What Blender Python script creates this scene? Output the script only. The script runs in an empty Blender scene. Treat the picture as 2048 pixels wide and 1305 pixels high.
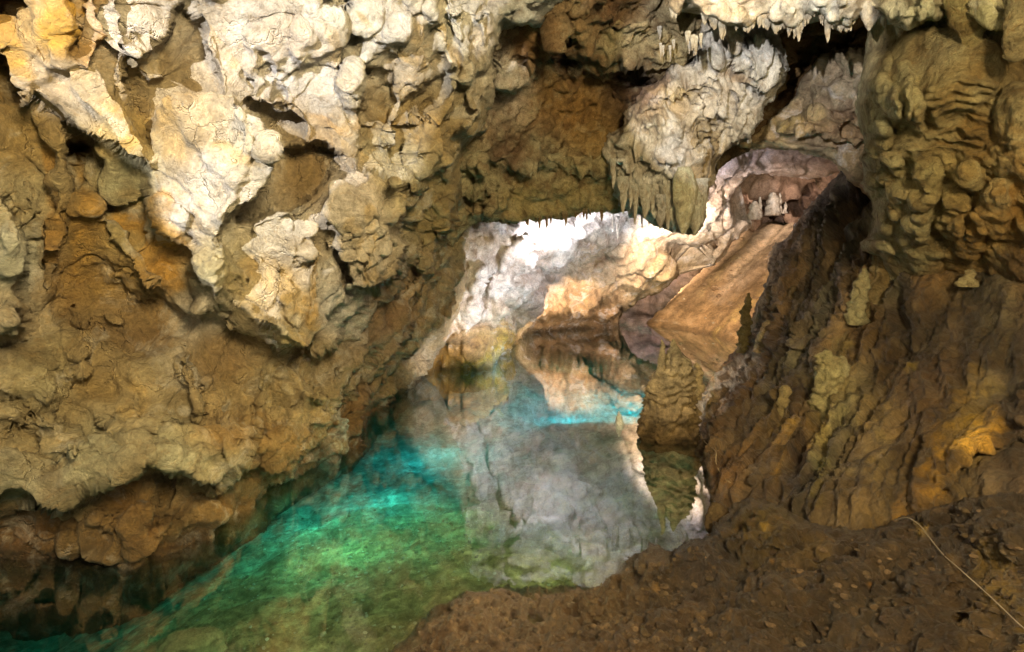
import bpy, math, random
import numpy as np
from mathutils import Vector

# ---------------------------------------------------------------- basics
F, CX, HOR, H = 1100.0, 1024.0, 500.0, 3.2      # focal length in photo pixels, principal column, horizon row, eye height above the pool
rnd = random.Random(7)
WARP = 9.
C = bpy.context.scene.collection
SC = bpy.context.scene

def at(px, py, Y):
    return np.array([(px-CX)/F*Y, Y, H+(HOR-py)/F*Y])
def wy(py):                                      # distance at which the water surface is seen on row py
    return H*F/(py-HOR)

def tag(o, label=None, cat=None, group=None, kind=None):
    if label: o['label'] = label
    if cat: o['category'] = cat
    if group: o['group'] = group
    if kind: o['kind'] = kind
    return o

# ---------------------------------------------------------------- noise (numpy)
def _h(ix, iy, iz, s):
    h = (ix.astype(np.int64)*73856093) ^ (iy.astype(np.int64)*19349663) ^ (iz.astype(np.int64)*83492791) ^ (s*2654435761)
    h &= 0xffffffff
    h = ((h ^ (h >> 16))*0x45d9f3b) & 0xffffffff
    h = ((h ^ (h >> 16))*0x45d9f3b) & 0xffffffff
    return h ^ (h >> 16)
_G = np.array([[1,1,0],[-1,1,0],[1,-1,0],[-1,-1,0],[1,0,1],[-1,0,1],[1,0,-1],[-1,0,-1],[0,1,1],[0,-1,1],[0,1,-1],[0,-1,-1],[1,1,0],[-1,1,0],[0,-1,1],[0,-1,-1]], dtype=np.float32)
def perlin(P, s=0):
    i = np.floor(P); f = (P-i).astype(np.float32); i = i.astype(np.int64)
    u = f*f*f*(f*(f*6-15)+10)
    out = 0
    for dx in (0,1):
        wx = u[:,0] if dx else 1-u[:,0]
        for dy in (0,1):
            wy_ = u[:,1] if dy else 1-u[:,1]
            for dz in (0,1):
                wz = u[:,2] if dz else 1-u[:,2]
                g = _G[_h(i[:,0]+dx, i[:,1]+dy, i[:,2]+dz, s) & 15]
                out = out + wx*wy_*wz*(g[:,0]*(f[:,0]-dx)+g[:,1]*(f[:,1]-dy)+g[:,2]*(f[:,2]-dz))
    return out
def fbm(P, sc, octv=4, s=0, gain=.5):
    a, o, t = 1., 0, 0
    for k in range(octv):
        o = o + a*perlin(P*sc, s+k); t += a; a *= gain; sc *= 2.03
    return o/t*1.6
def billow(P, sc, octv=3, s=0, gain=.5):           # rounded swellings parted by creases
    a, o, t = 1., 0, 0
    for k in range(octv):
        o = o + a*np.abs(perlin(P*sc, s+k)); t += a; a *= gain; sc *= 2.03
    return o/t*2.2
def worley(P, sc, s=0, jit=.9):
    P = P*sc; i = np.floor(P).astype(np.int64); f = P-i
    d1 = np.full(len(P), 9.); d2 = np.full(len(P), 9.); idd = np.zeros(len(P))
    for dx in (-1,0,1):
        for dy in (-1,0,1):
            for dz in (-1,0,1):
                h = _h(i[:,0]+dx, i[:,1]+dy, i[:,2]+dz, s)
                ox = dx+.5+((h & 1023)/1023-.5)*jit; oy = dy+.5+(((h >> 10) & 1023)/1023-.5)*jit; oz = dz+.5+(((h >> 20) & 1023)/1023-.5)*jit
                d = (ox-f[:,0])**2+(oy-f[:,1])**2+(oz-f[:,2])**2
                n = d < d1
                d2 = np.where(n, d1, np.minimum(d2, d)); idd = np.where(n, (h & 255)/255., idd); d1 = np.where(n, d, d1)
    return np.sqrt(d1), np.sqrt(d2), idd
def sstep(a, b, x):
    t = np.clip((x-a)/(b-a), 0, 1); return t*t*(3-2*t)

# ---------------------------------------------------------------- shape helpers in the sheet's own parameters
def poly_dist(px, py, pts, closed=True):
    """nearest point and distance to a polyline; inside flag for closed ones"""
    P = np.array(pts, float)[:, :2]
    n = len(P); best = np.full(px.shape, 1e18); qx = np.zeros_like(px); qy = np.zeros_like(px); tt = np.zeros_like(px)
    ins = np.zeros(px.shape, bool)
    for k in range(n if closed else n-1):
        a = P[k]; b = P[(k+1) % n]; d = b-a; L = d@d+1e-9
        t = np.clip(((px-a[0])*d[0]+(py-a[1])*d[1])/L, 0, 1)
        x = a[0]+t*d[0]; y = a[1]+t*d[1]; r = (px-x)**2+(py-y)**2
        m = r < best; best = np.where(m, r, best); qx = np.where(m, x, qx); qy = np.where(m, y, qy); tt = np.where(m, k+t, tt)
        if closed:
            c = ((a[1] > py) != (b[1] > py)) & (px < (b[0]-a[0])*(py-a[1])/((b[1]-a[1]) if abs(b[1]-a[1]) > 1e-9 else 1e-9)+a[0])
            ins ^= c
    return np.sqrt(best), qx, qy, ins, tt
def rbf(ctrl):
    c = np.array(ctrl, float); X = c[:, :2]/500.; v = 1./c[:, 2]; n = len(c)
    def k(r2): return .5*r2*np.log(r2+1e-12)
    r2 = ((X[:,None]-X[None])**2).sum(-1); A = np.zeros((n+3, n+3)); A[:n,:n] = k(r2)+np.eye(n)*2e-3
    A[:n,n] = 1; A[:n,n+1:] = X; A[n,:n] = 1; A[n+1:,:n] = X.T
    w = np.linalg.solve(A, np.concatenate([v, np.zeros(3)]))
    def f(px, py):
        o = w[n]+w[n+1]*px/500+w[n+2]*py/500
        for i in range(n): o = o+w[i]*k((px/500-X[i,0])**2+(py/500-X[i,1])**2)
        return 1./np.clip(o, .02, 1.2)
    return f
def feat(px, py, feats):
    h = np.zeros_like(px)
    for f in feats:
        kd = f[0]
        if kd == 'patch':            # ('patch', [(x,y,h)..], soft)
            pts, soft = f[1], f[2]
            x0 = min(p[0] for p in pts)-soft; x1 = max(p[0] for p in pts)+soft; y0 = min(p[1] for p in pts)-soft; y1 = max(p[1] for p in pts)+soft
            m = (px > x0)&(px < x1)&(py > y0)&(py < y1)
            if not m.any(): continue
            X, Y = px[m], py[m]
            d, _, _, ins, _ = poly_dist(X, Y, pts); sd = np.where(ins, d, -d)
            w = 0; v = 0
            for p in pts:
                q = 1/((X-p[0])**2+(Y-p[1])**2+60.); w = w+q; v = v+q*p[2]
            h[m] += v/w*sstep(-soft*.5, soft*.5, sd)
        elif kd == 'lobe':           # ('lobe', cx, cy, rx, ry, deg, h)
            _, cx, cy, rx, ry, dg, hh = f
            a = math.radians(dg); u = ((px-cx)*math.cos(a)+(py-cy)*math.sin(a))/rx; v = (-(px-cx)*math.sin(a)+(py-cy)*math.cos(a))/ry
            r = u*u+v*v; h += hh*np.sqrt(np.clip(1-r, 0, 1))
        elif kd == 'wedge':          # rises along deg, then breaks off sharply
            _, cx, cy, rx, ry, dg, hh = f
            a = math.radians(dg); u = ((px-cx)*math.cos(a)+(py-cy)*math.sin(a))/rx; v = (-(px-cx)*math.sin(a)+(py-cy)*math.cos(a))/ry
            r = np.sqrt(u*u+v*v); h += hh*(.5+.5*np.clip(u, -1, 1))**1.3*sstep(1.02, .8, r)
        elif kd == 'ridge':          # ('ridge', pts, w, h)
            _, pts, w, hh = f[:4]
            d, _, _, _, _ = poly_dist(px, py, pts, False)
            h += hh*np.exp(-(d/w)**2*1.5)
    return h
def axis(segs):
    out = []
    for a, b, st in segs:
        out.append(np.arange(a, b, st, dtype=float))
    out.append(np.array([float(segs[-1][1])]))
    return np.concatenate(out)
def idw_col(px, py, pts):
    w = 0; c = 0
    for x, y, col in pts:
        q = 1/(((px-x)**2+(py-y)**2)/1e4+.05)**2; w = w+q; c = c+q[:,None]*np.array(col)[None]
    return c/w[:,None]

def grid_mesh(name, P, ny, nx, keep, col, mat, parent=None, smooth=True):
    idx = np.arange(ny*nx).reshape(ny, nx)
    q = np.stack([idx[:-1,:-1], idx[1:,:-1], idx[1:,1:], idx[:-1,1:]], -1).reshape(-1, 4)
    k = keep[q].all(1); q = q[k]
    used = np.zeros(ny*nx, bool); used[q.ravel()] = True
    mp = np.cumsum(used)-1; q = mp[q]; P = P[used]; col = col[used]
    me = bpy.data.meshes.new(name)
    me.vertices.add(len(P)); me.vertices.foreach_set('co', P.astype(np.float32).ravel())
    me.loops.add(q.size); me.loops.foreach_set('vertex_index', q.astype(np.int32).ravel())
    me.polygons.add(len(q)); me.polygons.foreach_set('loop_start', np.arange(0, q.size, 4, dtype=np.int32))
    me.polygons.foreach_set('use_smooth', np.full(len(q), smooth))
    me.update(calc_edges=True)
    at_ = me.color_attributes.new('Col', 'FLOAT_COLOR', 'POINT')
    c4 = np.ones((len(P), 4), np.float32); c4[:, :3] = np.clip(col, 0, 1); at_.data.foreach_set('color', c4.ravel())
    me.materials.append(mat)
    o = bpy.data.objects.new(name, me); C.objects.link(o)
    if parent: o.parent = parent
    return o

def sheet(name, xs, ys, ctrl, feats, disp, colpts, mat, stains_light=(), sil=None, rim=(20, .5), back=.02, smax=140, tone=None, wet=0.):
    X, Y = np.meshgrid(axis(xs), axis(ys)); ny, nx = X.shape; px = X.ravel(); py = Y.ravel()
    keep = np.ones(len(px), bool); ox, oy = px.copy(), py.copy(); add = 0
    if sil is not None:
        q1 = np.stack([px/18., py/18., px*0], 1); jx = perlin(q1, 5)*5+perlin(q1*2.6, 6)*2.5; jy = perlin(q1, 7)*5+perlin(q1*2.6, 8)*2.5
        d, qx, qy, ins, _ = poly_dist(px+jx, py+jy, sil); qx = qx-jx; qy = qy-jy
        out = ~ins
        R, Rm = rim
        t = np.clip(1-d/R, 0, 1)
        add = np.where(ins, Rm*(1-np.sqrt(np.clip(1-t*t, 0, 1))), Rm+d*back*np.sqrt(np.maximum(d, 1))/4)
        px = np.where(out, qx+(qx-px)*.12, px); py = np.where(out, qy+(qy-py)*.12, py)
        keep = ins | (d < smax)
    q2 = np.stack([px/42., py/42., px*0], 1)
    wx = perlin(q2, 1)*WARP+perlin(q2*2.7, 2)*WARP*.45; wy2 = perlin(q2, 3)*WARP+perlin(q2*2.7, 4)*WARP*.45
    D = rbf(ctrl)(px, py)-feat(px+wx, py+wy2, feats)
    D = np.maximum(D+add, 1.2)
    P = np.stack([(px-CX)/F*D, D, H+(HOR-py)/F*D], 1)
    G = P.reshape(ny, nx, 3).copy()
    for _ in range(5):                       # smoothed normals: relief grows evenly over sharp breaks
        E = np.pad(G, ((1,1),(1,1),(0,0)), 'edge'); G = (E[:-2,1:-1]+E[2:,1:-1]+E[1:-1,:-2]+E[1:-1,2:]+E[1:-1,1:-1]*2)/6
    du = np.gradient(G, axis=1); dv = np.gradient(G, axis=0)
    N = np.cross(du, dv).reshape(-1, 3); N /= np.linalg.norm(N, axis=1)[:, None]+1e-9
    if sil is None:
        s = np.sign((N*(P-np.array([0,0,H]))).sum(1)); N *= -np.where(s == 0, 1, s)[:, None]
    else:
        s = np.sign((N*(P-np.array([0,0,H]))).sum(1)[ins].mean()); N *= -s
    h = disp(P, px, py)
    V = np.array([0,0,H])-P; V /= np.linalg.norm(V, axis=1)[:, None]; N = N+.5*V; N /= np.linalg.norm(N, axis=1)[:, None]
    if sil is not None: h = h*np.where(ins, .35+.65*sstep(0, 34, d), .35)
    P2 = P+N*h[:, None]
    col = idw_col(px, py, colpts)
    for st in stains_light:                # (polyline or blob, width, colour, strength)
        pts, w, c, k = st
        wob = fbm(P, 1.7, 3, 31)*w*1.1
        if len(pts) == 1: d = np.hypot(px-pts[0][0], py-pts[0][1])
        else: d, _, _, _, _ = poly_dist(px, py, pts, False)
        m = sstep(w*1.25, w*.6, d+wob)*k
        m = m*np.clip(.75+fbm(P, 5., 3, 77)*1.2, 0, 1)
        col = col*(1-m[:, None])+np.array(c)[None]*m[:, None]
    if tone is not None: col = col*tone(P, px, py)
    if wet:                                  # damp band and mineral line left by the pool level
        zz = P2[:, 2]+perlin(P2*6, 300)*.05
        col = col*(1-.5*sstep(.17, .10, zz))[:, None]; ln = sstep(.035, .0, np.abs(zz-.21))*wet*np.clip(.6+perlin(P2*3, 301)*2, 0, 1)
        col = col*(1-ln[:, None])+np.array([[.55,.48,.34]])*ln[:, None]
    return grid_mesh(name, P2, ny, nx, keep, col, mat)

# ---------------------------------------------------------------- materials
def nt(name):
    m = bpy.data.materials.new(name); m.use_nodes = True; t = m.node_tree
    b = t.nodes['Principled BSDF']; return m, t, b
def rock_mat(name, scale=1., rough=.75, spec=.3, bump=.5, tint=(.42,.27,.12), tint_amt=.35, crack=.5, spec_w=0., stretch=(1,1,1), grey=(.42,.41,.38), grey_amt=.4):
    m, t, b = nt(name); N = t.nodes; L = t.links
    tc = N.new('ShaderNodeTexCoord'); mp = N.new('ShaderNodeMapping'); mp.inputs['Scale'].default_value = stretch
    L.new(tc.outputs['Object'], mp.inputs['Vector'])
    def noise(sc, det=8, ro=.6, dist=0.):
        n = N.new('ShaderNodeTexNoise'); n.inputs['Scale'].default_value = sc*scale; n.inputs['Detail'].default_value = det
        n.inputs['Roughness'].default_value = ro; n.inputs['Distortion'].default_value = dist; L.new(mp.outputs['Vector'], n.inputs['Vector']); return n
    def ramp(src, a, b_, c0, c1):
        r = N.new('ShaderNodeMapRange'); r.inputs['From Min'].default_value = a; r.inputs['From Max'].default_value = b_
        r.inputs['To Min'].default_value = c0; r.inputs['To Max'].default_value = c1; L.new(src, r.inputs['Value']); return r.outputs['Result']
    def mix(fac, A, B, mode='MIX'):
        x = N.new('ShaderNodeMix'); x.data_type = 'RGBA'; x.blend_type = mode
        for s_, v in ((x.inputs[0], fac), (x.inputs[6], A), (x.inputs[7], B)):
            if isinstance(v, (float, int)): s_.default_value = v
            elif isinstance(v, tuple): s_.default_value = v+(1,)
            else: L.new(v, s_)
        return x.outputs[2]
    at_ = N.new('ShaderNodeVertexColor'); at_.layer_name = 'Col'
    base = at_.outputs['Color']
    n0 = noise(.55, 6, .6, 1.2); n1 = noise(1.7, 9, .66, .8); n2 = noise(5.5, 9, .74, .5); n3 = noise(24., 7, .8, .3)
    base = mix(ramp(n0.outputs['Fac'], .47, .60, 0, tint_amt*.7), base, tint)
    base = mix(ramp(n1.outputs['Fac'], .52, .63, 0, tint_amt), base, tuple(c*.62 for c in tint))
    base = mix(ramp(n1.outputs['Fac'], .47, .36, 0, grey_amt), base, grey)
    base = mix(ramp(n2.outputs['Fac'], .56, .70, 0, tint_amt*.9), base, tuple(c*.4 for c in tint))
    # rusty veins following warped contours
    vn = noise(1.15, 5, .6, 1.6); ab = N.new('ShaderNodeMath'); ab.operation = 'ABSOLUTE'; sb = N.new('ShaderNodeMath'); sb.operation = 'SUBTRACT'; sb.inputs[1].default_value = .5
    L.new(vn.outputs['Fac'], sb.inputs[0]); L.new(sb.outputs[0], ab.inputs[0])
    base = mix(ramp(ab.outputs[0], .012, .002, 0, .55*tint_amt), base, (tint[0]*.9, tint[1]*.7, tint[2]*.4))
    base = mix(1., base, ramp(n1.outputs['Fac'], .3, .7, 1.22, .78), 'MULTIPLY')
    base = mix(1., base, ramp(n2.outputs['Fac'], .32, .68, 1.35, .62), 'MULTIPLY')
    base = mix(1., base, ramp(n3.outputs['Fac'], .32, .68, 1.35, .66), 'MULTIPLY')
    L.new(base, b.inputs['Base Color'])
    # height: fine grain, pits and hairline cracks
    vo = N.new('ShaderNodeTexVoronoi'); vo.feature = 'DISTANCE_TO_EDGE'; vo.inputs['Scale'].default_value = 2.2*scale
    wn = noise(3., 5, .6); wv = N.new('ShaderNodeVectorMath'); wv.operation = 'MULTIPLY_ADD'; wv.inputs[1].default_value = (.55,.55,.55)
    L.new(wn.outputs['Color'], wv.inputs[0]); L.new(mp.outputs['Vector'], wv.inputs[2]); L.new(wv.outputs[0], vo.inputs['Vector'])
    cr = ramp(vo.outputs['Distance'], 0, .03, -crack, 0)
    mm = noise(1.1, 3); crm = N.new('ShaderNodeMath'); crm.operation = 'MULTIPLY'; L.new(cr, crm.inputs[0]); L.new(ramp(mm.outputs['Fac'], .5, .6, 0, 1), crm.inputs[1])
    n4 = noise(60., 4, .7)
    s1 = N.new('ShaderNodeMath'); s1.operation = 'MULTIPLY_ADD'; s1.inputs[1].default_value = 1.; L.new(n2.outputs['Fac'], s1.inputs[0]); L.new(crm.outputs[0], s1.inputs[2])
    s2 = N.new('ShaderNodeMath'); s2.operation = 'MULTIPLY_ADD'; s2.inputs[1].default_value = .5; L.new(n3.outputs['Fac'], s2.inputs[0]); L.new(s1.outputs[0], s2.inputs[2])
    s3 = N.new('ShaderNodeMath'); s3.operation = 'MULTIPLY_ADD'; s3.inputs[1].default_value = .14; L.new(n4.outputs['Fac'], s3.inputs[0]); L.new(s2.outputs[0], s3.inputs[2])
    bp = N.new('ShaderNodeBump'); bp.inputs['Strength'].default_value = bump; bp.inputs['Distance'].default_value = .24/scale
    L.new(s3.outputs[0], bp.inputs['Height']); L.new(bp.outputs[0], b.inputs['Normal'])
    L.new(ramp(n2.outputs['Fac'], .3, .7, rough-.15, min(1., rough+.12)), b.inputs['Roughness'])
    b.inputs['Specular IOR Level'].default_value = spec
    return m
M = {}
M['wall'] = rock_mat('weathered_limestone', 1., .68, .4, .9, (.44,.29,.10), .36, grey=(.50,.47,.40), grey_amt=.5)
M['ceil'] = rock_mat('brown_ceiling_rock', 1.6, .85, .2, .8, (.22,.12,.05), .6, grey=(.30,.27,.17), grey_amt=.35)
M['bright'] = rock_mat('pale_calcite_rock', .9, .7, .3, .7, (.42,.27,.17), .5, grey=(.62,.60,.62), grey_amt=.5)
M['curtain'] = rock_mat('grey_calcite_curtain', 1.5, .65, .35, .7, (.40,.28,.16), .5, stretch=(1,1,.6), grey=(.55,.54,.52), grey_amt=.5)
M['flow'] = rock_mat('ochre_flowstone', 1.3, .6, .35, .85, (.26,.16,.05), .7, .25, grey=(.40,.38,.22), grey_amt=.3)
M['slope'] = rock_mat('wet_muddy_flowstone', 1.6, .45, .55, .85, (.10,.06,.035), .6, .3, stretch=(1,1,.45), grey=(.20,.15,.09), grey_amt=.4)
M['mud'] = rock_mat('wet_dark_mud', 2.2, .42, .6, 1., (.07,.04,.02), .6, .2, grey=(.16,.10,.05), grey_amt=.4)
M['ramp'] = rock_mat('smooth_clay_ramp', .6, .6, .3, .35, (.30,.19,.09), .5, .2, grey=(.42,.28,.15), grey_amt=.3)
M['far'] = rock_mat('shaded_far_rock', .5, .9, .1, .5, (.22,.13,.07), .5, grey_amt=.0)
M['bed'] = rock_mat('pool_bed_silt', 2., .9, .1, .6, (.16,.11,.05), .5, grey=(.35,.33,.2), grey_amt=.2)
M['stal'] = rock_mat('dripstone', 2.2, .6, .35, .7, (.34,.24,.12), .5, .2, grey=(.4,.36,.2), grey_amt=.3)
M['cone'] = rock_mat('brown_stalagmite_rock', 2.2, .75, .25, 1., (.13,.08,.03), .5, .3, grey=(.2,.14,.06), grey_amt=.4)

def facets(P, sc, s=0, tilt=1., warp=.25):
    """broken rock: every cell a tilted plane"""
    W = np.stack([perlin(P*sc*1.3, s+50), perlin(P*sc*1.3, s+51), perlin(P*sc*1.3, s+52)], 1)*warp*2
    W += np.stack([perlin(P*sc*5, s+53), perlin(P*sc*5, s+54), perlin(P*sc*5, s+55)], 1)*warp*.35
    P = P*sc+W; i = np.floor(P).astype(np.int64); f = P-i
    out = np.zeros(len(P)); ws = np.zeros(len(P))+1e-12
    for dx in (-1,0,1):
        for dy in (-1,0,1):
            for dz in (-1,0,1):
                h = _h(i[:,0]+dx, i[:,1]+dy, i[:,2]+dz, s)
                ox = dx+.1+(h & 1023)/1023*.8-f[:,0]; oy = dy+.1+((h >> 10) & 1023)/1023*.8-f[:,1]; oz = dz+.1+((h >> 20) & 1023)/1023*.8-f[:,2]
                w = np.exp(-(ox**2+oy**2+oz**2)*16.)
                h2 = _h(h, h >> 7, h >> 13, s+9)
                v = (ox*((h2 & 255)/127.5-1)+oy*(((h2 >> 8) & 255)/127.5-1)+oz*(((h2 >> 16) & 255)/127.5-1))*tilt*1.5+(((h2 >> 4) & 255)/255-.5)*.25
                out += w*v; ws += w
    out /= ws
    return out/sc

# ================================================================ 1. LEFT WALL AND ITS OVERHANG
wall_ctrl = [(-500,1135,5.4),(-200,1130,5.5),(0,1122,5.63),(150,1130,5.6),(300,1130,5.6),(450,1050,6.4),(600,950,7.8),(690,905,8.7),(740,835,10.5),(830,760,13.5),(880,735,15),
 (-500,1350,6.6),(0,1300,6.6),(300,1300,6.8),(500,1150,8.),(650,1040,10),(760,930,13),(850,830,16.5),
 (-500,1000,4.6),(0,1000,4.9),(200,1000,5.0),(400,950,5.4),(560,850,6.3),(650,800,7.5),(750,740,9.6),(850,650,11.5),(900,640,12.7),(930,450,12),
 (-500,700,4.0),(0,700,4.7),(200,700,4.9),(400,700,5.2),(560,700,5.9),(700,680,7.3),(800,600,8.6),
 (-500,450,3.4),(0,450,4.2),(200,450,4.6),(400,450,4.8),(600,450,5.5),(750,450,6.5),(850,450,8.3),
 (-500,200,3.),(0,200,3.9),(200,200,4.2),(400,200,4.6),(600,200,5.3),(800,200,6.3),(950,260,7.6),
 (-500,0,2.8),(0,0,3.7),(300,0,4.2),(600,0,4.8),(900,0,5.7),(1100,0,6.8),(1060,80,7.6),
 (-500,-400,2.4),(0,-400,2.9),(600,-400,3.7),(1100,-400,4.6)]
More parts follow.
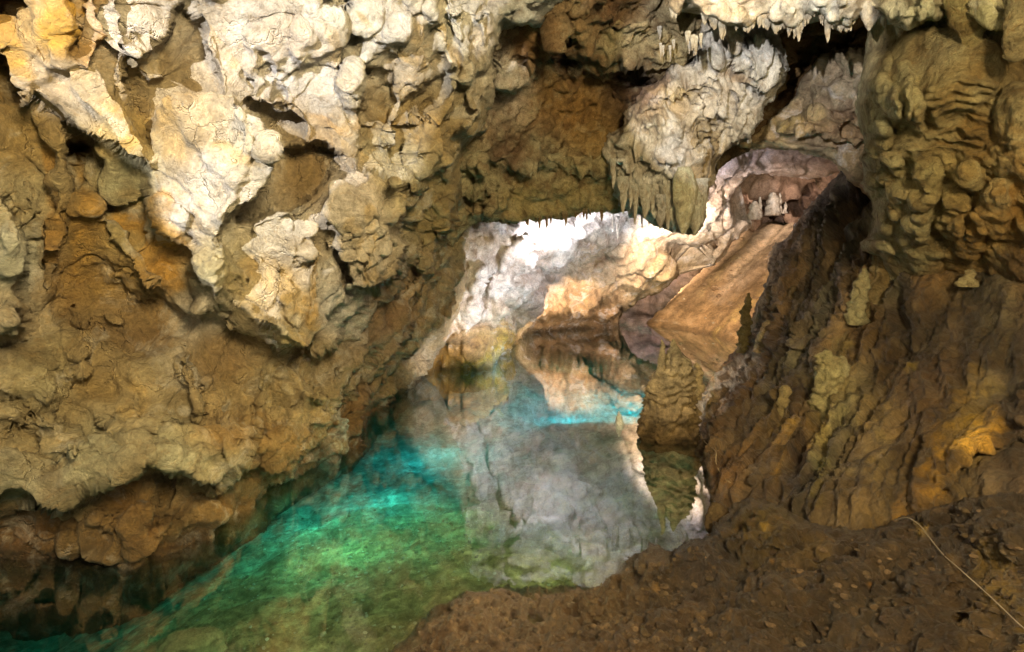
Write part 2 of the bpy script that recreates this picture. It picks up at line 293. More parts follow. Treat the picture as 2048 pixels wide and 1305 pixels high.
wall_feats = [
 # the upper lit rock overhangs the ochre hollow below it
 ('patch', [(-560,240,-.35),(0,212,-.35),(40,180,-.3),(90,212,-.35),(150,250,-.4),(210,290,-.45),(290,332,-.4),(330,470,-.4),(375,495,-.35),(400,610,-.35),(450,600,-.35),(470,600,-.4),(540,660,-.5),(620,722,-.5),(680,690,-.5),(740,590,-.5),(810,560,-.5),(850,440,-.3),(900,420,-.1),(930,560,-.1),(830,700,-.05),(600,880,0),(300,900,0),(0,880,0),(-560,880,0)], 10),
 # main lit mass and its facets
 ('patch', [(335,200,.1),(400,190,.15),(460,185,.2),(485,205,.3),(530,240,.4),(560,295,.5),(535,340,.45),(515,385,.35),(455,445,.3),(440,485,.2),(400,490,.1),(370,460,.05),(335,400,0),(305,330,0),(315,250,.05)], 7),
 ('patch', [(480,200,.12),(505,225,.18),(560,295,.2),(545,320,.15),(500,300,.05),(470,330,.0),(468,260,.02)], 8),
 ('ridge', [(470,200),(490,260),(500,310),(470,370),(440,440)], 12, .06),
 ('patch', [(560,295,-.35),(605,290,-.45),(660,300,-.45),(705,318,-.3),(670,350,-.35),(630,385,-.4),(575,410,-.45),(510,435,-.45),(480,435,-.4),(520,380,-.45),(545,335,-.45)], 6),
 ('patch', [(500,450,.1),(530,415,.2),(575,412,.3),(625,450,.3),(640,475,.28),(632,490,.25),(600,520,.2),(560,550,.15),(520,540,.1),(490,500,.05)], 7),
 ('patch', [(640,470,.05),(690,330,.15),(720,330,.3),(760,345,.5),(800,360,.75),(815,400,.85),(812,440,.8),(800,470,.75),(812,490,.8),(803,545,.8),(760,582,.7),(735,585,.6),(700,580,.4),(690,480,.25),(660,520,.1)], 7),
 ('patch', [(475,600,.0),(500,540,.08),(560,545,.12),(640,500,.1),(690,570,.25),(710,590,.3),(665,650,.35),(640,690,.35),(622,700,.35),(560,670,.2),(500,630,.05)], 8),
 ('patch', [(470,595,.1),(540,640,.28),(620,690,.3),(625,722,.3),(560,700,.25),(500,650,.15)], 8),
 ('patch', [(255,130,-.2),(300,90,-.3),(330,55,-.3),(350,15,-.25),(375,5,-.2),(405,60,-.3),(400,100,-.3),(435,150,-.3),(430,178,-.3),(380,190,-.35),(335,200,-.35),(310,250,-.35),(300,290,-.3),(270,250,-.3),(262,190,-.3)], 8),
 ('lobe', 300,150,45,22,20,.15), ('lobe', 285,100,30,50,30,.12),
 ('patch', [(720,125,-.25),(745,140,-.3),(790,158,-.3),(792,205,-.3),(770,226,-.35),(715,226,-.35),(730,180,-.3)], 6),
 ('lobe', 706,175,21,52,-8,.3),
 ('patch', [(655,130,-.2),(700,110,-.2),(690,165,-.25),(675,165,-.25)], 5),
 ('patch', [(490,205,-.15),(560,222,-.3),(600,250,-.3),(607,280,-.3),(560,292,-.3),(530,240,-.25)], 5),
 ('patch', [(505,95,-.04),(530,105,-.1),(548,140,-.12),(540,155,-.1),(520,150,-.05)], 9), ('patch', [(545,160,-.03),(570,190,-.12),(565,210,-.12),(545,205,-.05)], 8),
 ('patch', [(480,130,-.04),(510,160,-.1),(505,180,-.1),(485,165,-.05)], 8),
 ('patch', [(800,220,-.2),(850,170,-.3),(880,132,-.35),(907,138,-.4),(900,180,-.35),(870,235,-.35),(815,230,-.3),(770,226,-.2)], 7),
 ('ridge', [(910,20),(925,80),(935,130)], 14, .22), ('ridge', [(960,40),(975,100),(960,140)], 14, .22), ('ridge', [(985,30),(985,90)], 10, .15), ('ridge', [(860,10),(890,70),(905,130)], 12, .15),
 ('ridge', [(905,135),(900,200),(870,240)], 13, .3), ('ridge', [(935,140),(940,190),(955,230),(930,265)], 14, .3), ('ridge', [(985,160),(965,200),(950,240)], 8, .3), ('ridge', [(935,250),(915,262)], 12, .25),
 ('patch', [(1015,35,.2),(1060,25,.3),(1085,40,.4),(1078,53,.45),(1045,52,.45),(1020,45,.4)], 5),
 ('patch', [(770,340,.0),(800,310,.15),(815,360,.25),(790,372,.25)], 5), ('lobe', 700,270,60,35,40,.12), ('lobe', 640,60,50,80,30,.15), ('lobe', 760,60,60,90,-20,.15), ('lobe', 560,90,70,60,0,.12), ('lobe', 820,100,40,80,-25,.15),
 ('patch', [(600,-20,-.2),(640,-10,-.25),(712,-10,-.25),(712,26,-.3),(690,28,-.3),(640,22,-.25)], 5),
 # orange pillar top left and the dark pocket in the corner
 ('patch', [(-60,-60,-.5),(70,-60,-.5),(72,10,-.45),(62,28,-.45),(50,25,-.4),(55,48,-.45),(40,58,-.45),(0,52,-.45),(-60,50,-.4)], 5),
 ('patch', [(-60,60,-.4),(0,70,-.4),(20,90,-.4),(28,130,-.4),(45,188,-.4),(20,212,-.4),(-60,212,-.4)], 5),
 ('ridge', [(110,-40),(120,60),(150,130),(230,240),(290,325)], 26, .16), ('ridge', [(180,-40),(185,60),(170,120)], 14, .12), ('ridge', [(230,0),(215,70),(270,110)], 25, .12),
 ('ridge', [(60,190),(40,215)], 7, .15),
 # hollow with a hole on the left
 ('patch', [(130,290,-.05),(160,285,-.3),(215,325,-.2),(215,370,-.1),(240,440,0),(200,430,-.1),(150,380,-.3),(135,330,-.3)], 18), ('lobe', 152,302,20,14,20,-.4),
 ('ridge', [(100,250),(120,300),(118,400),(105,500)], 18, .16), ('ridge', [(210,430),(260,500),(320,575)], 12, .15), ('ridge', [(105,500),(95,580)], 14, .12), ('lobe', 230,330,60,70,30,.1),('lobe', 180,500,60,80,10,-.12),('lobe', 320,460,50,70,20,.12),('lobe', 290,570,50,40,0,.12),
 # pale bulge at the left edge
 ('patch', [(-60,395,.3),(0,395,.35),(20,420,.35),(55,440,.3),(52,540,.3),(38,580,.3),(48,630,.35),(48,665,.4),(35,680,.4),(-60,690,.35)], 8), ('lobe', 20,500,30,60,0,.15), ('lobe', 15,640,38,40,0,.2), ('lobe', 60,420,22,60,-5,.12),
 ('lobe', 430,540,60,58,0,.4), ('patch', [(385,590,.05),(470,585,.15),(440,625,.2),(410,632,.15)], 14), ('lobe', 385,625,35,28,40,.08), ('lobe', 225,640,35,14,20,.14), ('lobe', 155,635,14,18,0,.12),
 # knobs and lobes of the lower wall
 ('lobe', 165,738,22,34,-10,.22), ('lobe', 135,750,14,20,0,.15), ('lobe', 172,705,12,15,0,.1), ('ridge', [(370,720),(385,780),(395,830)], 12, .2), ('ridge', [(415,760),(405,810),(385,835)], 10, .15),
 ('patch', [(-40,690,.15),(110,690,.1),(120,770,.2),(100,810,.3),(40,790,.25),(-40,800,.25)], 10), ('patch', [(180,830,.0),(260,800,.1),(330,830,.15),(300,860,.25),(230,860,.25)], 8),
 ('lobe', 110,870,62,42,15,.28), ('lobe', 88,850,30,18,10,.12), ('lobe', 25,830,25,28,0,.2),
 ('patch', [(-560,860,.1),(100,900,.15),(300,860,.2),(303,915,.35),(270,940,.35),(215,962,.38),(165,985,.4),(130,1015,.42),(90,1010,.42),(70,995,.38),(20,1000,.35),(-30,1040,.4),(-560,1040,.4)], 8),
 ('patch', [(300,860,.15),(400,840,.2),(520,840,.25),(510,875,.35),(478,920,.38),(465,940,.38),(420,976,.45),(360,945,.35),(305,925,.3)], 7),
 ('patch', [(520,830,.1),(640,780,.2),(668,800,.35),(645,840,.38),(625,870,.35),(600,910,.38),(585,960,.45),(560,960,.3),(470,950,.1),(520,880,0)], 9),
 ('patch', [(600,880,0),(680,800,0),(770,790,.1),(770,830,.15),(740,850,.2),(720,890,.25),(690,915,.3),(650,930,.15)], 8),
 ('patch', [(460,700,0),(600,760,.1),(640,790,.25),(640,805,.3),(560,790,.1),(480,830,.05)], 8), ('ridge', [(480,640),(560,720),(640,800)], 16, .14), ('ridge', [(640,800),(700,770),(760,720),(800,640)], 14, .12),
 ('ridge', [(540,700),(530,760),(520,820)], 8, .07), ('ridge', [(450,880),(458,930)], 3, .1), ('ridge', [(220,1030),(226,1060)], 4, -.12), ('ridge', [(205,1040),(208,1065)], 3, -.1), ('ridge', [(330,960),(335,1000),(300,1060)], 10, -.15), ('ridge', [(245,1075),(300,1060),(340,1040)], 4, -.08),
 ('lobe', 90,1090,80,40,0,.2), ('lobe', 270,1060,110,60,-10,.2), ('lobe', 430,1020,80,45,-35,.15), ('lobe', 560,930,50,30,-45,.1),
 # broad hollows and the undercut below the pale lip
 ('patch', [(95,560,-.05),(200,540,-.15),(330,600,-.22),(380,650,-.2),(330,705,-.12),(200,695,-.2),(110,670,-.1)], 22), ('patch', [(375,640,-.05),(480,640,-.2),(600,745,-.2),(640,805,-.05),(560,800,-.1),(480,840,-.05),(400,800,0)], 22),
 ('patch', [(-60,1052,-.2),(30,1045,-.25),(75,1008,-.25),(130,1024,-.28),(200,976,-.28),(308,930,-.28),(422,986,-.28),(480,950,-.25),(520,900,-.2),(590,972,-.12),(540,1010,-.05),(450,1050,0),(300,1128,0),(-60,1128,0)], 9),
 ('patch', [(120,560,0),(135,420,.12),(170,330,.05),(200,430,.2),(300,560,.25),(330,590,.22),(260,560,.05),(180,560,0)], 16),
 ('patch', [(640,880,.0),(700,800,.1),(800,700,.12),(860,600,.1),(880,640,.2),(800,760,.25),(720,860,.22)], 14),
 # calcite ribbons
 ('ridge', [(640,510),(632,560),(628,600),(620,650)], 4, .07), ('ridge', [(628,515),(622,560),(618,600),(610,640)], 3, .06), ('ridge', [(650,500),(645,550),(640,590)], 3, .05),
 ('ridge', [(700,460),(705,500),(725,540),(745,580)], 4, .07), ('ridge', [(712,450),(715,490),(735,530),(752,570)], 3, .06), ('ridge', [(735,470),(745,510),(760,550)], 3, .05), ('ridge', [(560,530),(570,570),(590,640),(600,660)], 4, .06),
 ('ridge', [(568,590),(578,620),(582,650)], 7, .1),
 # right flank running down to the water
 ('ridge', [(880,560),(800,650),(700,730),(600,830),(520,900)], 16, .12), ('ridge', [(900,620),(830,700),(760,770),(680,850)], 10, .14), ('ridge', [(840,600),(740,680),(640,760)], 8, -.1), ('ridge', [(870,660),(800,730),(720,820)], 6, -.1),
 ('ridge', [(870,480),(840,560),(790,640),(740,700)], 12, .2), ('ridge', [(910,500),(880,600),(830,690)], 14, .25), ('ridge', [(890,300),(900,400),(880,470)], 14, .3), ('ridge', [(935,480),(920,560),(895,640)], 10, .2),
 ('patch', [(820,470,-.2),(840,480,-.5),(845,540,-.6),(800,590,-.4),(790,560,-.3)], 8), ('patch', [(865,410,.2),(890,400,.3),(895,450,.3),(880,500,.2)], 5), ('lobe', 780,720,30,50,50,.2), ('lobe', 700,740,30,50,30,.2), ('lobe', 850,300,28,50,10,.3), ('lobe', 830,230,30,20,0,.2), ('lobe', 780,270,16,50,0,.2), ('lobe', 830,340,20,50,10,.25),
]
def wall_disp(P, px, py):
    far = np.clip(P[:, 1]/6., .8, 2.)
    up = sstep(700, 500, py+.35*px-100)          # the upper rock is broken, the lower worn round
    h = facets(P, 1.1, 3, .6)*.28*(.9+.1*up)*far
    h += facets(P, 3.6, 8, .6)*.16*(1-.2*up)*far
    h += (billow(P, 1.3, 2, 11)-.5)*.06*far
    h += fbm(P, 3.5, 5, 21)*.06*far+fbm(P, 10., 3, 22)*.025*far
    W = P+np.stack([perlin(P*2, 61), perlin(P*2, 62), perlin(P*2, 63)], 1)*.25
    h += -np.abs(perlin(W*np.array([1.7,1.7,1.1]), 41))*.08*far
    h += (np.abs(perlin(W*9, 43)))*.014*far
    h -= sstep(.045, 0, np.abs(perlin(W*1.3, 45)))*.05
    return h
wall_cols = [(0,20,(.22,.13,.05)),(0,140,(.26,.17,.06)),(100,60,(.50,.34,.14)),(160,40,(.55,.30,.05)),(230,60,(.52,.46,.38)),(300,180,(.36,.28,.16)),(400,50,(.50,.45,.38)),(500,60,(.50,.46,.41)),(600,120,(.55,.50,.46)),(700,60,(.54,.50,.42)),(800,80,(.50,.46,.40)),(900,60,(.56,.51,.40)),(960,60,(.56,.51,.42)),(1050,20,(.52,.50,.46)),(250,260,(.55,.38,.13)),(100,150,(.48,.38,.26)),(180,190,(.50,.42,.3)),
 (380,260,(.48,.38,.24)),(420,350,(.50,.44,.36)),(360,420,(.58,.55,.50)),(500,300,(.5,.44,.33)),(620,340,(.30,.20,.09)),(560,470,(.52,.45,.33)),(700,380,(.56,.50,.43)),(750,480,(.55,.48,.37)),(560,600,(.54,.42,.25)),(680,620,(.54,.50,.44)),(580,690,(.50,.42,.24)),  # the dark brown point paints the shadow lying in the hollow
 (60,280,(.38,.26,.10)),(60,400,(.42,.35,.2)),(15,500,(.60,.60,.48)),(20,640,(.45,.38,.26)),(150,450,(.30,.18,.05)),(250,350,(.38,.34,.2)),(270,450,(.44,.36,.17)),(320,500,(.46,.26,.06)),(150,560,(.32,.19,.06)),(300,640,(.34,.22,.09)),(430,540,(.40,.34,.18)),(400,620,(.5,.43,.33)),(80,740,(.42,.36,.20)),(200,740,(.42,.31,.15)),(300,760,(.40,.31,.16)),(450,720,(.33,.22,.1)),(480,800,(.36,.26,.12)),(560,780,(.34,.27,.14)),(640,760,(.33,.26,.15)),
 (100,880,(.44,.36,.2)),(60,950,(.44,.38,.24)),(200,920,(.42,.39,.25)),(360,900,(.42,.37,.22)),(440,940,(.42,.36,.2)),(450,860,(.34,.23,.1)),(560,880,(.34,.23,.09)),(630,800,(.38,.29,.14)),(600,700,(.3,.2,.1)),
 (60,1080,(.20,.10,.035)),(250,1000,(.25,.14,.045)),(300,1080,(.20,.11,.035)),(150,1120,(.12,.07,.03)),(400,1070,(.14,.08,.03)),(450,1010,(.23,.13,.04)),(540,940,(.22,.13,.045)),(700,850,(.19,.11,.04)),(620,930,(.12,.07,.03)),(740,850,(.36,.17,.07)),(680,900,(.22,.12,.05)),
 (850,250,(.34,.25,.12)),(800,330,(.42,.35,.2)),(850,400,(.34,.27,.13)),(880,450,(.36,.27,.12)),(780,620,(.24,.15,.08)),(850,600,(.36,.25,.13)),(900,550,(.40,.30,.17)),(860,700,(.44,.34,.22)),(760,760,(.32,.23,.12)),(920,430,(.32,.24,.12)),(300,1300,(.1,.07,.03)),(-400,700,(.35,.26,.12)),(-400,0,(.4,.3,.16)),(600,-300,(.45,.38,.28))]
OR = (.56,.30,.04); DO = (.30,.15,.035)
wall_stains_shade = [([(150,300),(175,420),(150,540)], 26, (.46,.25,.05), .75), ([(255,400),(300,470),(345,560)], 30, (.50,.27,.05), .8), ([(420,870),(500,860),(600,900)], 26, (.30,.17,.05), .5), ([(200,760),(260,800)], 30, (.50,.34,.12), .6), ([(60,620),(70,700)], 22, (.22,.14,.06), .5), ([(130,620),(260,690),(330,670)], 26, (.17,.10,.04), .6), ([(380,180),(300,240),(270,180)], 24, (.26,.17,.07), .6), ([(440,300),(520,330)], 14, (.5,.33,.1), .55), ([(700,250),(780,240),(860,240)], 12, (.42,.26,.08), .6), ([(600,100),(640,180)], 10, (.5,.34,.13), .5), ([(720,30),(770,100),(830,130)], 9, (.48,.33,.12), .6), ([(880,60),(930,140)], 9, (.5,.34,.12), .6), ([(420,60),(470,130)], 10, (.44,.30,.12), .5), ([(640,30)], 40, (.60,.58,.55), .5), ([(760,90)], 46, (.56,.56,.56), .5), ([(840,60)], 40, (.56,.55,.53), .5), ([(620,160)], 50, (.60,.59,.58), .5), ([(20,960),(120,940)], 26, (.47,.44,.30), .5), ([(330,900),(430,930)], 22, (.46,.43,.28), .5),  # dark strokes inside the hollows paint shade, the others are mineral staining
 ([(130,-20),(125,60),(130,110)], 22, (.52,.29,.03), .9), ([(185,-20),(180,50),(160,110)], 26, (.36,.20,.06), .8), ([(170,150),(240,220),(285,310)], 24, (.42,.27,.08), .7), ([(30,90),(60,150)], 14, OR, .6), ([(15,60),(40,120)], 12, OR, .5),
 ([(330,400),(325,440),(345,490)], 20, OR, .7), ([(290,430),(320,520)], 30, (.46,.25,.05), .7), ([(95,300),(108,400),(100,520)], 12, (.48,.25,.05), .7), ([(180,520),(230,560)], 50, (.40,.24,.06), .5),
 ([(634,500),(622,650)], 12, (.52,.32,.08), .75), ([(700,440),(730,520),(750,580)], 14, (.5,.34,.12), .5), ([(520,540),(560,560),(600,600)], 26, (.55,.36,.12), .6), ([(470,560),(520,620),(600,680)], 18, (.55,.40,.16), .5), ([(330,220),(340,300),(400,430)], 18, (.5,.32,.1), .5), ([(560,220),(640,240),(700,270)], 8, (.5,.30,.1), .5), ([(740,420),(745,500)], 10, (.55,.36,.1), .6), ([(690,300),(760,330)], 9, (.52,.36,.14), .5), ([(650,40),(670,110)], 14, (.5,.34,.15), .5), ([(830,60),(850,140)], 12, (.52,.36,.16), .5),
 ([(560,130)], 60, (.62,.60,.58), .5), ([(500,60)], 50, (.58,.57,.55), .4), ([(420,350)], 35, (.55,.54,.52), .5), ([(690,620)], 45, (.56,.54,.50), .4), ([(1050,15)], 30, (.52,.53,.52), .6), ([(590,450)], 40, (.5,.48,.44), .4), ([(160,290)], 30, (.12,.08,.04), .7), ([(270,400),(230,380)], 22, (.40,.40,.26), .5), ([(100,960)], 30, (.2,.14,.07), .6), ([(240,1160)], 60, (.08,.05,.02), .5)]  # the near-black blob paints the darkness of the hole
wall_sil = [(1190,-520),(1175,-100),(1150,-5),(1120,12),(1090,38),(1078,54),(1040,52),(1015,42),(1000,55),(1000,90),(985,110),(988,150),(985,190),(975,215),(965,262),(945,275),(925,268),(920,300),(915,340),(925,380),(940,420),(948,470),(948,530),(930,590),(905,655),(893,690),(890,735),(900,765),(880,780),(830,812),(760,885),(700,945),(610,1000),(520,1062),(440,1118),(330,1190),(200,1400),(100,1500),(-700,1500),(-700,-520)]
BOOST = 1.6
def boost(fs):
    o = []
    for f in fs:
        yy = sum(q[1] for q in f[1])/len(f[1]) if f[0] in ('patch', 'ridge') else f[2]; BOOST = 1.2 if yy < 240 else 1.6
        if f[0] == 'patch': o.append(('patch', [(a, b, c*BOOST) for a, b, c in f[1]], f[2]*(2.4 if sum(q[1] for q in f[1])/len(f[1]) > 600 else 1.6)))
        elif f[0] == 'ridge': o.append(f[:3]+(f[3]*BOOST,))
        else: o.append(f[:-1]+(f[-1]*BOOST,))
    return o
wall_feats = wall_feats[:1]+boost(wall_feats[1:])
wall = sheet('cave_wall', [(-500,-40,16),(-40,1020,3.4),(1020,1300,5)], [(-450,-30,14),(-30,960,3.4),(960,1140,4),(1140,1350,14)], wall_ctrl, wall_feats, wall_disp, wall_cols, M['wall'], wall_stains_shade, sil=wall_sil, rim=(16,.35), back=.02, smax=110, wet=.35)
tag(wall, 'broken cream and ochre limestone wall overhanging the left side of the pool', 'cave wall', kind='structure')

# ================================================================ 2. RECESSED BROWN CEILING
ceil_ctrl = [(880,480,11.2),(950,445,11.1),(1060,437,11.2),(1150,432,11.3),(1240,418,11.5),(1350,400,12.2),(900,380,10),(950,300,9.6),(1050,330,10.5),(1150,330,10.9),(1250,330,11.3),(1350,300,12.5),(1500,280,13.5),(1620,240,14.5),(1750,220,14.5),
 (1000,150,8.6),(1100,200,10),(1200,220,11.4),(1120,100,8.6),(1250,120,9.6),(1350,150,10.6),(1500,180,12.5),(1650,160,13.5),(1150,0,7.6),(1300,20,8.4),(1500,60,10),(1700,60,11),(1000,-400,4.8),(1400,-400,5.6),(1800,-400,6.2)]
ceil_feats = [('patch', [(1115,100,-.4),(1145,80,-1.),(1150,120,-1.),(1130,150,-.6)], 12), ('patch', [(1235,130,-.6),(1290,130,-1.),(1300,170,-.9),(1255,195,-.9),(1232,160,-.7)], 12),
 ('patch', [(1130,55,.2),(1200,30,.4),(1320,50,.4),(1400,120,.3),(1340,150,.5),(1240,125,.7),(1160,110,.4)], 16), ('patch', [(940,320,.2),(1050,290,.5),(1180,310,.5),(1210,330,.4),(1150,345,.7),(1060,340,.7),(960,350,.5)], 14),
 ('patch', [(1130,260,.2),(1150,245,.3),(1190,255,.3),(1192,300,.3),(1120,300,.3)], 6), ('lobe', 1020,410,55,45,0,.4), ('lobe', 955,405,26,20,0,-.5), ('patch', [(940,330,.4),(975,330,.5),(985,440,.5),(940,440,.5)], 8),
 ('patch', [(980,135,.6),(1005,120,.7),(1025,135,.7),(1022,152,.6),(1000,165,.7)], 4), ('patch', [(1012,165,.5),(1045,150,.6),(1040,180,.5),(1010,195,.5)], 4), ('ridge', [(1058,110),(1055,130)], 5, .6), ('ridge', [(1100,75),(1107,60)], 6, .6),
 ('patch', [(1540,90,.2),(1580,95,.3),(1600,140,.2),(1560,180,.3)], 8), ('patch', [(1590,60,-1.),(1720,60,-1.),(1720,100,-1.),(1620,120,-1.2),(1560,210,-1),(1560,160,-.8)], 14)]
def ceil_disp(P, px, py):
    h = facets(P, .9, 14, .6)*.3+(billow(P, .8, 4, 4)-.5)*.45+fbm(P, 2.2, 5, 6)*.16
    st = np.abs(perlin(P*np.array([4.5,4.5,.9]), 17)); h += (.4-st)*.16
    h += facets(P, 3.2, 15, .7)*.3
    return h
cp = [(950,150,(.25,.15,.06)),(1060,100,(.24,.14,.055)),(1150,60,(.26,.18,.09)),(1250,80,(.36,.30,.17)),(1350,110,(.36,.29,.16)),(1130,110,(.05,.035,.03)),(1270,165,(.04,.028,.03)),(1100,190,(.26,.15,.05)),(1150,220,(.34,.19,.06)),(1180,280,(.30,.18,.06)),(1020,310,(.16,.1,.06)),(1080,320,(.35,.31,.19)),(1180,330,(.33,.27,.14)),(960,350,(.33,.29,.17)),(1050,400,(.32,.25,.11)),(1150,400,(.32,.25,.11)),(940,420,(.33,.26,.14)),(1230,30,(.1,.06,.04)),(1000,140,(.5,.46,.4)),(1030,170,(.46,.38,.3)),(1580,110,(.28,.18,.07)),(1650,90,(.22,.12,.05)),(1600,200,(.14,.08,.04)),(1700,-200,(.2,.14,.08)),(1100,-200,(.3,.22,.12))]  # near-black points paint shade into both holes, dark right one the curtain shadow
ceil_sil = [(860,-520),(860,470),(905,500),(938,452),(948,448),(985,444),(1020,452),(1060,442),(1090,438),(1130,436),(1165,430),(1190,424),(1225,424),(1245,416),(1290,420),(1345,412),(1400,400),(1440,330),(1500,300),(1560,290),(1640,300),(1760,300),(2000,300),(2000,-520)]
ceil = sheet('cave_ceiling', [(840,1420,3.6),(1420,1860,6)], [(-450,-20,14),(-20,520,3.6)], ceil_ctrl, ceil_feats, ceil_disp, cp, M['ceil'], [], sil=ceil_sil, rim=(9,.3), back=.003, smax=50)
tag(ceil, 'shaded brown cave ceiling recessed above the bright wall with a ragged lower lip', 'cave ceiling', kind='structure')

# ================================================================ 3. FAR BRIGHT WALL
far_ctrl = [(860,745,14.4),(885,738,14.9),(960,733,15.1),(1010,705,17.1),(1050,668,19.8),(1150,656,21.),(1235,652,21.6),(1290,640,24),(860,900,16.5),(1000,850,18),(1150,760,25),(1300,720,27),
 (1130,615,19.),(1200,600,19.8),(1080,630,18.6),(1000,640,15.8),(1100,560,18.2),(1200,540,19),(1300,560,20),(1345,540,20),(940,600,13.6),(1000,500,13.8),(1100,450,14.3),(1240,430,16.5),(1350,450,18),(1450,430,19.3),(1400,490,19.6),
 (1000,380,13.6),(1200,350,14.6),(1100,200,12.6),(1300,200,14),(1100,0,11),(1300,0,12),(1100,-400,8),(1450,300,18),(1550,290,19),(1650,330,19),(1750,310,18),(1500,340,19),(1600,0,14),(1700,-400,9)]
far_feats = [('patch', [(1028,672,-1.5),(1050,655,-1.6),(1080,638,-1.6),(1130,620,-1.6),(1170,609,-1.6),(1238,597,-1.6),(1262,640,-1.6),(1262,760,-1.6),(1028,760,-1.6)], 6),
 ('patch', [(880,740,.3),(905,670,.4),(930,655,.5),(1000,660,.5),(1012,692,.4),(960,730,.3)], 7), ('patch', [(905,665,-.1),(925,662,-.35),(935,700,-.35),(930,715,-.3),(900,700,-.3)], 5),
 ('patch', [(985,560,.1),(1010,500,.3),(1050,475,.4),(1070,520,.5),(1060,590,.5),(1010,620,.4),(975,650,.3)], 8), ('ridge', [(1035,480),(1060,530),(1080,560)], 7, .35), ('ridge', [(1050,470),(1080,510),(1100,560)], 6, .3), ('ridge', [(960,530),(950,590),(925,640)], 10, .35), ('ridge', [(975,540),(968,600),(950,640)], 5, -.3),
 ('ridge', [(1165,510),(1158,555)], 5, .35), ('ridge', [(1150,520),(1145,555)], 4, .3), ('lobe', 1190,560,40,40,0,.4), ('lobe', 1260,540,80,50,-10,.6), ('lobe', 1130,560,30,40,20,.3), ('patch', [(1180,450,0),(1200,440,-.2),(1195,480,-.3),(1170,500,-.3)], 8),
 ('patch', [(1325,490,.3),(1360,478,.6),(1400,486,.6),(1440,478,.5),(1400,465,.3),(1345,470,.2)], 6), ('lobe', 1440,310,40,40,0,.5), ('lobe', 1400,400,40,60,20,.4), ('lobe', 1460,330,30,20,0,.3), ('ridge', [(1460,440),(1455,390),(1500,345),(1600,345)], 12, .4), ('lobe', 1370,520,50,40,0,.2),
 ('ridge', [(1110,600),(1090,700)], 4, .2), ('ridge', [(1235,600),(1237,660)], 5, .4), ('ridge', [(1225,600),(1222,655)], 4, .3), ('ridge', [(1205,600),(1204,655)], 3, .25)]
def far_disp(P, px, py):
    h = facets(P, .8, 24, .6)*.28+(billow(P, .7, 4, 25)-.45)*.42+fbm(P, 2.0, 5, 26)*.13
    sm = sstep(600, 660, py)*sstep(1000, 1060, px); h *= 1-.75*sm
    h += np.abs(perlin(P*np.array([2.6,2.6,.9]), 27))*.24+np.abs(perlin(P*np.array([6,6,2.5]), 28))*.12
    return h
cp = [(900,720,(.46,.26,.06)),(960,690,(.5,.32,.1)),(1000,680,(.5,.34,.1)),(940,740,(.46,.24,.05)),(900,680,(.44,.28,.12)),(1100,650,(.34,.20,.09)),(1200,640,(.34,.2,.09)),(1150,610,(.38,.24,.12)),(930,620,(.62,.58,.54)),(1000,560,(.66,.62,.58)),(1000,640,(.62,.54,.42)),(1080,560,(.58,.50,.45)),(1120,470,(.66,.62,.58)),(1240,440,(.72,.68,.62)),(1200,520,(.56,.44,.30)),(1270,520,(.52,.40,.26)),(1300,560,(.50,.36,.20)),(1380,440,(.62,.55,.46)),(1400,480,(.55,.46,.34)),  # yellow points near the waterline put warm lamp light into the colour
 (1420,330,(.62,.54,.52)),(1500,300,(.60,.52,.50)),(1600,320,(.46,.34,.26)),(1660,350,(.38,.25,.16)),(1450,400,(.52,.42,.34)),(1100,350,(.62,.57,.52)),(1250,300,(.6,.55,.5)),(1200,0,(.5,.42,.34)),(950,450,(.5,.42,.33)),(1600,0,(.4,.3,.2))]
far_st_light = [([(1180,430),(1300,440)], 26, (.74,.70,.66), .7), ([(1180,490)], 22, (.14,.09,.08), .45), ([(1060,600),(1100,570)], 22, (.34,.26,.26), .5), ([(920,730),(1005,690)], 12, (.62,.38,.04), .7), ([(1000,650),(1010,690)], 14, (.6,.38,.05), .7), ([(1330,520),(1320,560)], 20, (.5,.34,.12), .5)]  # yellow streaks repeat the painted lamp light on the underside
far_sil = [(780,-520),(780,1000),(1235,1000),(1237,660),(1238,635),(1250,618),(1275,600),(1310,588),(1340,572),(1356,550),(1352,528),(1340,512),(1325,500),(1335,488),(1360,484),(1380,492),(1400,490),(1420,482),(1438,484),(1430,500),(1424,530),(1440,515),(1470,480),(1500,448),(1480,440),(1462,432),(1456,405),(1470,375),(1495,352),(1530,344),(1570,352),(1620,358),(1655,352),(1700,335),(1760,330),(1900,330),(1900,-520)]
far = sheet('far_wall', [(820,1700,3.6),(1700,1900,10)], [(-450,150,14),(150,700,3.6),(700,950,10)], far_ctrl, far_feats, far_disp, cp, M['bright'], far_st_light, sil=far_sil, rim=(10,.5), back=.01, smax=50, wet=.2)
tag(far, 'brightly lit white and tan calcite wall at the back of the pool', 'cave wall', kind='structure')

